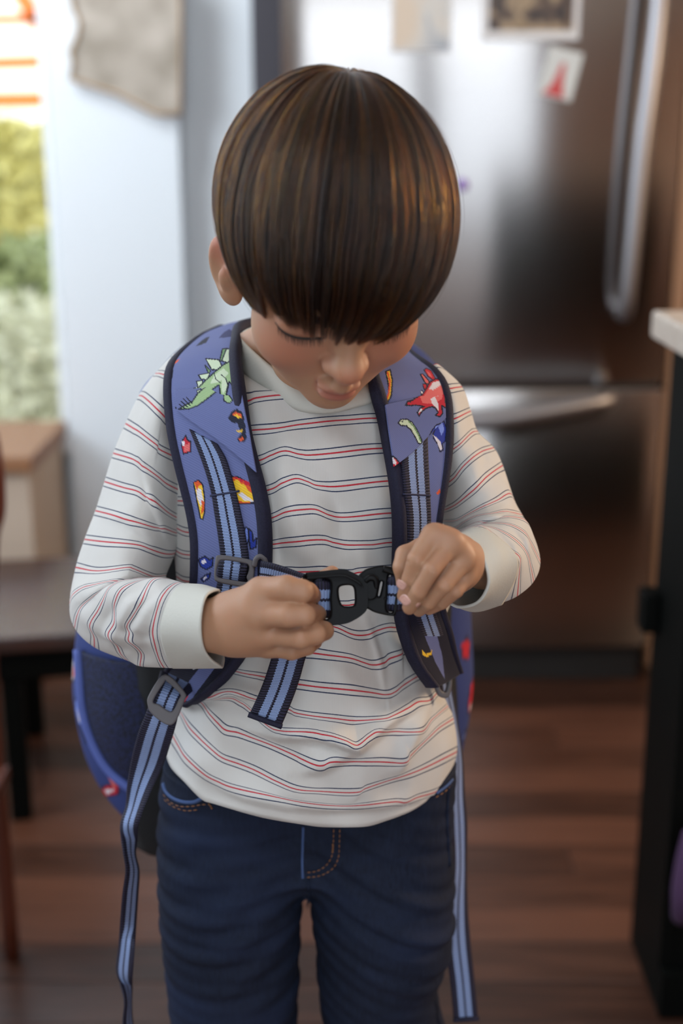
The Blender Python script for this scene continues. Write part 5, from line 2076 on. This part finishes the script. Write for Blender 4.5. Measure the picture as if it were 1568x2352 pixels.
# ---- lower adjuster, left
adl = plate('ladder_buckle', [(342, 1596), (378, 1549), (424, 1590), (422, 1612), (404, 1656), (384, 1664), (352, 1642), (340, 1622)],
            [[(352, 1610), (376, 1568), (382, 1566), (412, 1594), (410, 1606), (394, 1634), (366, 1618)]], 0.893, 0.0045, m_plastic_grey, bag, bevel=0.0012, tilt=(0.0, 0.0))
wl1 = [(368, 1540, 0.925, 450, 1580, 0.915), (358, 1575, 0.905, 425, 1605, 0.900), (346, 1605, 0.898, 412, 1632, 0.894), (334, 1640, 0.893, 405, 1662, 0.890), (318, 1680, 0.895, 394, 1700, 0.895), (302, 1740, 0.905, 376, 1755, 0.905), (292, 1800, 0.915, 352, 1806, 0.900), (288, 1850, 0.925, 330, 1858, 0.892),
       (276, 1890, 0.915, 318, 1898, 0.897), (277, 1925, 0.905, 316, 1928, 0.925), (283, 1960, 0.892, 312, 1962, 0.922), (288, 2000, 0.890, 320, 2000, 0.920), (281, 2050, 0.890, 318, 2052, 0.918), (276, 2110, 0.892, 314, 2112, 0.915), (272, 2170, 0.905, 310, 2172, 0.890), (266, 2225, 0.915, 305, 2240, 0.893), (276, 2262, 0.905, 304, 2268, 0.925), (286, 2300, 0.893, 302, 2302, 0.922), (282, 2352, 0.895, 306, 2352, 0.920), (284, 2440, 0.9, 330, 2440, 0.905)]
strap_body('hanging_webbing', wl1, 0.0022, m_web, bag, sub=10, nu=16, round_=12)
# ---- right side: adjuster and long hanging end
adr = plate('ladder_buckle', [(992, 1560), (1004, 1520), (1030, 1524), (1040, 1560), (1030, 1600), (1004, 1596)], [[(1002, 1560), (1010, 1534), (1024, 1536), (1031, 1560), (1023, 1588), (1008, 1584)]], 0.935, 0.0045, m_plastic_grey, bag, bevel=0.0012, tilt=(0, 0.6))
wl2 = [(1000, 1530, 0.945, 1030, 1525, 0.965), (1010, 1590, 0.955, 1038, 1580, 0.985), (1024, 1660, 0.970, 1050, 1650, 1.00), (1036, 1740, 0.975, 1062, 1736, 1.00), (1030, 1830, 0.972, 1068, 1828, 0.990), (1032, 1900, 0.972, 1073, 1898, 0.988), (1036, 1990, 0.972, 1072, 1990, 0.990), (1026, 2080, 0.970, 1074, 2078, 0.984), (1022, 2160, 0.968, 1080, 2158, 0.978), (1034, 2260, 0.966, 1090, 2256, 0.972), (1042, 2346, 0.965, 1098, 2342, 0.968)]
strap_body('hanging_webbing', wl2, 0.0022, m_web, bag, sub=10, nu=16, round_=12)
tube('webbing_hem', [at(1041, 2343, 0.964), at(1070, 2341, 0.965), at(1099, 2339, 0.967)], 0.0022, m_bind, bag)

# ---- bag body
BAG_PRINT = [
    ('fill', [(182, 1466), (196, 1462), (198, 1490), (190, 1520), (184, 1532), (180, 1500)], WHT, 1.6),
    ('area', [(190, 1480), (198, 1478), (194, 1506), (186, 1516)], ORG),
    ('area', [(190, 1466), (197, 1466), (196, 1478)], YEL),
    ('fill', [(196, 1552), (206, 1560), (214, 1578), (222, 1600), (236, 1620), (228, 1622), (212, 1610), (200, 1598), (194, 1580)], LBL, 1.8),
    ('area', [(202, 1574), (212, 1580), (214, 1600), (206, 1598)], WHT),
    ('line', [(205, 1618), (220, 1632), (224, 1644)], INK, 4),
    ('fill', [(250, 1768), (258, 1746), (272, 1730), (288, 1722), (300, 1712), (302, 1736), (290, 1752), (274, 1762), (262, 1780)], RED, 1.8),
    ('area', [(262, 1752), (276, 1738), (288, 1736), (278, 1752), (268, 1762)], WHT),
    ('line', [(276, 1694), (284, 1712), (290, 1724)], SAL, 4),
    ('line', [(198, 1692), (214, 1712), (230, 1738)], s2l((92, 74, 50)), 3.5),
    ('line', [(202, 1716), (216, 1736), (226, 1758)], s2l((120, 98, 44)), 3.5),
    ('fill', [(330, 1800), (344, 1806), (348, 1830), (340, 1852), (330, 1838)], RED, 1.8),
    ('fill', [(1070, 1530), (1080, 1524), (1082, 1560), (1074, 1590), (1066, 1600), (1064, 1570)], RED, 1.6),
    ('area', [(1068, 1580), (1076, 1576), (1070, 1600)], WHT),
    ('fill', [(1046, 1430), (1060, 1420), (1070, 1440), (1066, 1470), (1050, 1460)], RED, 1.6),
    ('fill', [(1050, 1640), (1062, 1630), (1056, 1660)], LBL, 1.6),
]
rows_b = [
    # py, left, right, Yc, ry
    (770, 480, 900, 1.150, 0.030), (800, 415, 960, 1.148, 0.048), (850, 366, 1010, 1.145, 0.062), (905, 326, 1040, 1.142, 0.072), (1000, 288, 1052, 1.140, 0.080),
    (1150, 240, 1062, 1.140, 0.086), (1300, 205, 1072, 1.142, 0.092), (1440, 184, 1080, 1.144, 0.097), (1540, 177, 1083, 1.145, 0.100), (1620, 186, 1074, 1.145, 0.100),
    (1700, 206, 1058, 1.142, 0.096), (1770, 238, 1046, 1.138, 0.088), (1820, 272, 1040, 1.132, 0.078), (1860, 306, 1030, 1.126, 0.066), (1892, 330, 1015, 1.120, 0.050), (1905, 352, 1000, 1.118, 0.030)]
RB = catmull(np.array(rows_b, float), 14)
nu_b = 260
a_ = np.linspace(0, 2 * PI, nu_b, endpoint=False)
ca, sa = np.cos(a_), np.sin(a_)
sx = np.sign(ca) * np.abs(ca) ** 0.75
sy = np.sign(sa) * np.abs(sa) ** 0.62
PX = (RB[:, 1] + RB[:, 2])[:, None] / 2 + ((RB[:, 2] - RB[:, 1]) / 2)[:, None] * sx
PY = np.repeat(RB[:, 0][:, None], nu_b, 1)
YY = RB[:, 3][:, None] - RB[:, 4][:, None] * sy
# silhouettes are taken at the middle plane so that the bulge keeps its real depth
Pm = at(PX, PY, RB[:, 3][:, None])
Pm[..., 1] = YY
C = np.tile(np.array(s2l((54, 68, 122))), (PX.size, 1))
paint(C, PX.ravel(), PY.ravel(), BAG_PRINT)
Fb = grid_faces(len(RB), nu_b, wrap=True).tolist()
Fb.append(list(range(nu_b)))
Fb.append([(len(RB) - 1) * nu_b + i for i in range(nu_b)][::-1])
body_bag = mesh_obj('bag_body', Pm.reshape(-1, 3), Fb, m_print_cloth, bag, True, {'print': C})


def bagY(px, py):
    """front surface distance of the bag"""
    i = np.interp(py, RB[:, 0], np.arange(len(RB)))
    g = lambda k: np.interp(i, np.arange(len(RB)), RB[:, k])
    l, r = g(1), g(2)
    s = np.clip(np.abs((px - (l + r) / 2) / ((r - l) / 2)), 0, 0.999)
    cc = s ** (1 / 0.75)
    return g(3) - g(4) * np.clip(1 - cc ** 2, 0, 1) ** 0.31


def patch(name, left, right, lift, mat, parent, n=40, m=24, bulge=0.0):
    Lf, Rf = resample(left, n), resample(right, n)
    s = np.linspace(0, 1, m)
    PX = Lf[:, None, 0] * (1 - s) + Rf[:, None, 0] * s
    PY = Lf[:, None, 1] * (1 - s) + Rf[:, None, 1] * s
    # bag points are defined with the silhouette plane: convert the pixel to the middle plane first
    Y = bagY(PX, PY) - lift - bulge * np.sin(PI * s)[None] * np.sin(PI * np.linspace(0, 1, n))[:, None]
    P = at(PX, PY, 1.142)
    P[..., 1] = Y
    o = mesh_obj(name, P.reshape(-1, 3), grid_faces(n, m), mat, parent)
    md = o.modifiers.new('t', 'SOLIDIFY')
    md.thickness = 0.0015
    return o


# mesh side pocket and back padding
m_pad = newmat('black_back_padding', (0.008, 0.009, 0.011), 0.9)
patch('mesh_pocket', [(208, 1440), (216, 1500), (224, 1560), (244, 1620), (280, 1672), (330, 1706)], [(350, 1440), (372, 1500), (384, 1560), (392, 1620), (398, 1672), (404, 1706)], 0.004, m_mesh, body_bag, bulge=0.01)
patch('back_padding', [(345, 1100), (340, 1300), (340, 1400), (352, 1480), (352, 1600), (330, 1720), (320, 1800), (334, 1880)], [(1010, 1100), (1020, 1300), (1020, 1400), (1030, 1480), (1036, 1600), (1038, 1700), (1036, 1800), (1030, 1880)], 0.006, m_pad, body_bag, bulge=0.0)


def bag_tube(name, pts, r, mat, lift=0.004, parent=None):
    q = catmull(np.array(pts, float), 6)
    P = at(q[:, 0], q[:, 1], 1.142)
    P[..., 1] = bagY(q[:, 0], q[:, 1]) - lift
    return tube(name, P, r, mat, parent or body_bag, nseg=8, sub=1)


m_bluepipe = newmat('blue_piping', s2l((80, 96, 164)), 0.7)
bag_tube('pocket_piping', [(206, 1440), (214, 1500), (222, 1560), (243, 1622), (280, 1675), (332, 1710)], 0.0045, m_bluepipe, 0.008)
# top hauling loop and the piping over the shoulder
tube('haul_loop', [at(484, 782, 1.13), at(490, 770, 1.11), at(530, 752, 1.09), at(575, 742, 1.08), at(660, 736, 1.10)], 0.0048, m_bind, bag, flat=((0, 0, 1), 0.55))
tube('top_piping', [at(328, 905, 1.075), at(345, 880, 1.07), at(372, 856, 1.065), at(400, 838, 1.06)], 0.0028, m_bluepipe, bag)
settle(bag)
# ================================================================ hair
AX = np.array([0.0795, 0.0965, 0.0850])


def hair_mat(name):
    m = bpy.data.materials.new(name)
    m.use_nodes = True
    nt = m.node_tree
    nt.nodes.remove(nt.nodes['Principled BSDF'])
    h = nt.nodes.new('ShaderNodeBsdfHairPrincipled')
    h.parametrization = 'MELANIN'
    h.inputs['Melanin'].default_value = 0.73
    h.inputs['Melanin Redness'].default_value = 0.80
    h.inputs['Roughness'].default_value = 0.30
    h.inputs['Radial Roughness'].default_value = 0.45
    h.inputs['Random Color'].default_value = 0.55
    h.inputs['Random Roughness'].default_value = 0.3
    h.inputs['Coat'].default_value = 0.0
    at_ = nt.nodes.new('ShaderNodeAttribute')
    at_.attribute_name = 'tone'
    mr = nt.nodes.new('ShaderNodeMath')
    mr.operation = 'MULTIPLY_ADD'
    mr.inputs[1].default_value = 0.17
    mr.inputs[2].default_value = 0.84
    nt.links.new(at_.outputs['Fac'], mr.inputs[0])
    nt.links.new(mr.outputs[0], h.inputs['Melanin'])
    nt.links.new(h.outputs[0], nt.nodes['Material Output'].inputs['Surface'])
    return m


m_hair = hair_mat('brown_hair')
m_cap = newmat('dark_brown_hair_base', s2l((34, 20, 14)), 0.7, spec=0.2)
pole_w = np.array([0.10, 0.00, 1.0])
pole = HM @ (pole_w / np.linalg.norm(pole_w))
pole = pole / AX
pole /= np.linalg.norm(pole)
e1 = np.cross(pole, [1.0, 0, 0])
e1 /= np.linalg.norm(e1)
e2 = np.cross(pole, e1)

PS = np.radians([-180, -125, -108, -96, -78, -70, -60, -53, -48, -41, -30, -15, 0, 15, 30, 42, 55, 64, 72, 84, 96, 110, 125, 180])
UE = np.array([-0.078, -0.070, -0.050, -0.022, -0.020, -0.040, -0.060, -0.046, -0.016, -0.017, -0.027, -0.030, -0.033, -0.033, -0.031, -0.026, -0.024, -0.046, -0.056, -0.058, -0.060, -0.066, -0.072, -0.078])


def loc(phi, al, h):
    t_ = np.cos(phi)[:, None] * e1 + np.sin(phi)[:, None] * e2
    d = np.cos(al)[:, None] * pole + np.sin(al)[:, None] * t_
    return d * AX * h[:, None]


def alpha_end(phi):
    """polar angle at which the strand with this azimuth meets the hairline"""
    al = np.linspace(0.25, 2.9, 160)
    out = np.full(len(phi), 2.2)
    P, A = np.meshgrid(phi, al, indexing='ij')
    L = loc(P.ravel(), A.ravel(), np.ones(P.size)).reshape(P.shape + (3,))
    psi = np.arctan2(L[..., 0], L[..., 1])
    ue = np.interp(psi, PS, UE)
    hit = L[..., 2] < ue
    any_ = hit.any(1)
    first = hit.argmax(1)
    out[any_] = al[first[any_]]
    return out


ph_tab = np.linspace(-PI, PI, 721)
ae_tab = alpha_end(ph_tab)


def aend(phi):
    return np.interp((phi + PI) % (2 * PI) - PI, ph_tab, ae_tab)


# dense base shell under the strands
n_ph, n_al = 240, 60
ph = np.linspace(-PI, PI, n_ph, endpoint=False)
V = []
for s in np.linspace(0, 1, n_al):
    al = 0.001 + s * (aend(ph) - 0.05)
    V.append(loc(ph, al, 0.935 - 0.02 * s + 0.010 * np.sin(ph * 37 + 3 * np.sin(ph * 5)) * s))
V = np.concatenate(V)
V = HEAD + V @ HM
hair = mesh_obj('hair', V, grid_faces(n_al, n_ph, wrap=True), m_cap, person)
md = hair.modifiers.new('t', 'SOLIDIFY')
md.thickness = 0.004
hair['label'] = 'short brown bowl-cut hair falling over the forehead'

NS = 30000
K = 15
phi0 = rng.uniform(-PI, PI, NS)
A0 = rng.uniform(0, 1, NS) ** 0.75
ae = aend(phi0)
a0 = A0 * (ae - 0.10)
a0[: NS // 4] = rng.uniform(0.0, 0.35, NS // 4)
jit = rng.normal(0, 1, NS)
length = np.clip(rng.uniform(0.75, 1.5, NS), 0, None)
clump = 130
pc = (np.round(phi0 * clump / (2 * PI) + 0.8 * np.sin(phi0 * 3)) - 0.8 * np.sin(phi0 * 3)) * 2 * PI / clump
cid = np.round(phi0 * clump / (2 * PI)).astype(int) % clump
crnd = np.random.default_rng(11).normal(0, 1, clump)
crnd2 = np.random.default_rng(12).uniform(-1, 1, clump)
# tips: ragged by clump
a1 = np.minimum(a0 + length, ae + 0.035 * crnd[cid] + 0.025 * jit)
a1 = np.maximum(a1, a0 + 0.08)
a1 = np.where(a0 + length > ae - 0.15, ae + 0.042 * crnd[cid] + 0.028 * jit, a1)
a1 = np.maximum(a1, a0 + 0.08)
hgt = rng.uniform(0.952, 1.0, NS) + 0.006 * crnd[cid]
S = np.linspace(0, 1, K)
P = np.zeros((NS, K, 3))
swirl = 0.10
for j, s in enumerate(S):
    al = a0 + (a1 - a0) * s
    rel = np.clip(al / ae, 0, 1.1)
    phj = phi0 + (pc - phi0) * (0.55 * rel ** 1.5) + 0.010 * np.sin(al * 9 + crnd[cid] * 3) * rel + 0.03 * crnd2[cid] * rel ** 2 + rng.normal(0, 0.0016, NS)
    h = hgt - 0.012 * (1 - min(1, s * 5)) + 0.008 * np.sin(PI * np.clip(rel, 0, 1)) * crnd2[cid] - 0.012 * np.clip(rel - 0.85, 0, 1) / 0.2
    # little dip round the crown whorl
    h = h - 0.035 * np.exp(-(al / 0.16) ** 2)
    P[:, j] = loc(phj, al, h)
# locks in front of the ears: roots above, falling straight along the temple
NB_ = 1500
psb = rng.uniform(50, 72, NB_) * rng.choice([-1, 1], NB_)
pr = np.radians(psb)
tipu = -0.080 + 0.0035 * np.abs(np.abs(psb) - 59) + rng.normal(0, 0.002, NB_)
ub0 = rng.uniform(-0.01, 0.05, NB_)
hb_ = rng.uniform(0.94, 0.985, NB_)
PB_ = np.zeros((NB_, K, 3))
for j, s in enumerate(S):
    uu = ub0 + (tipu - ub0) * s
    q_ = np.sqrt(np.clip(1 - (uu / AX[2]) ** 2, 0, 1)) * hb_
    pj = pr * (1 - 0.04 * s)
    PB_[:, j] = np.stack([AX[0] * np.sin(pj) * q_, AX[1] * np.cos(pj) * q_ + 0.0, uu], 1)
P = np.concatenate([P, PB_])
NS += NB_
# a few stray hairs
NF = 160
fi = rng.choice(NS, NF, replace=False)
off = rng.uniform(0.01, 0.06, NF)
P[fi] *= (1 + off[:, None] * S[None] ** 2)[..., None]
Wp = HEAD + P.reshape(-1, 3) @ HM
cv = bpy.data.hair_curves.new('hair_strands')
cv.add_curves([K] * NS)
cv.attributes['position'].data.foreach_set('vector', Wp.astype(np.float32).ravel())
rad = np.tile(0.000125 * np.clip(1.15 - S ** 3, 0.25, 1), NS).astype(np.float32)
ra_ = cv.attributes.get('radius') or cv.attributes.new('radius', 'FLOAT', 'POINT')
ra_.data.foreach_set('value', rad)
cv.materials.append(m_hair)
tn = cv.attributes.new('tone', 'FLOAT', 'CURVE')
tn.data.foreach_set('value', np.concatenate([0.6 * crnd2[cid] + 0.4 * np.random.default_rng(5).uniform(-1, 1, len(cid)), np.zeros(NS - len(cid))]).astype(np.float32))
ho = bpy.data.objects.new('hair_strands', cv)
COL.objects.link(ho)
ho.parent = hair
ho['kind'] = 'stuff'
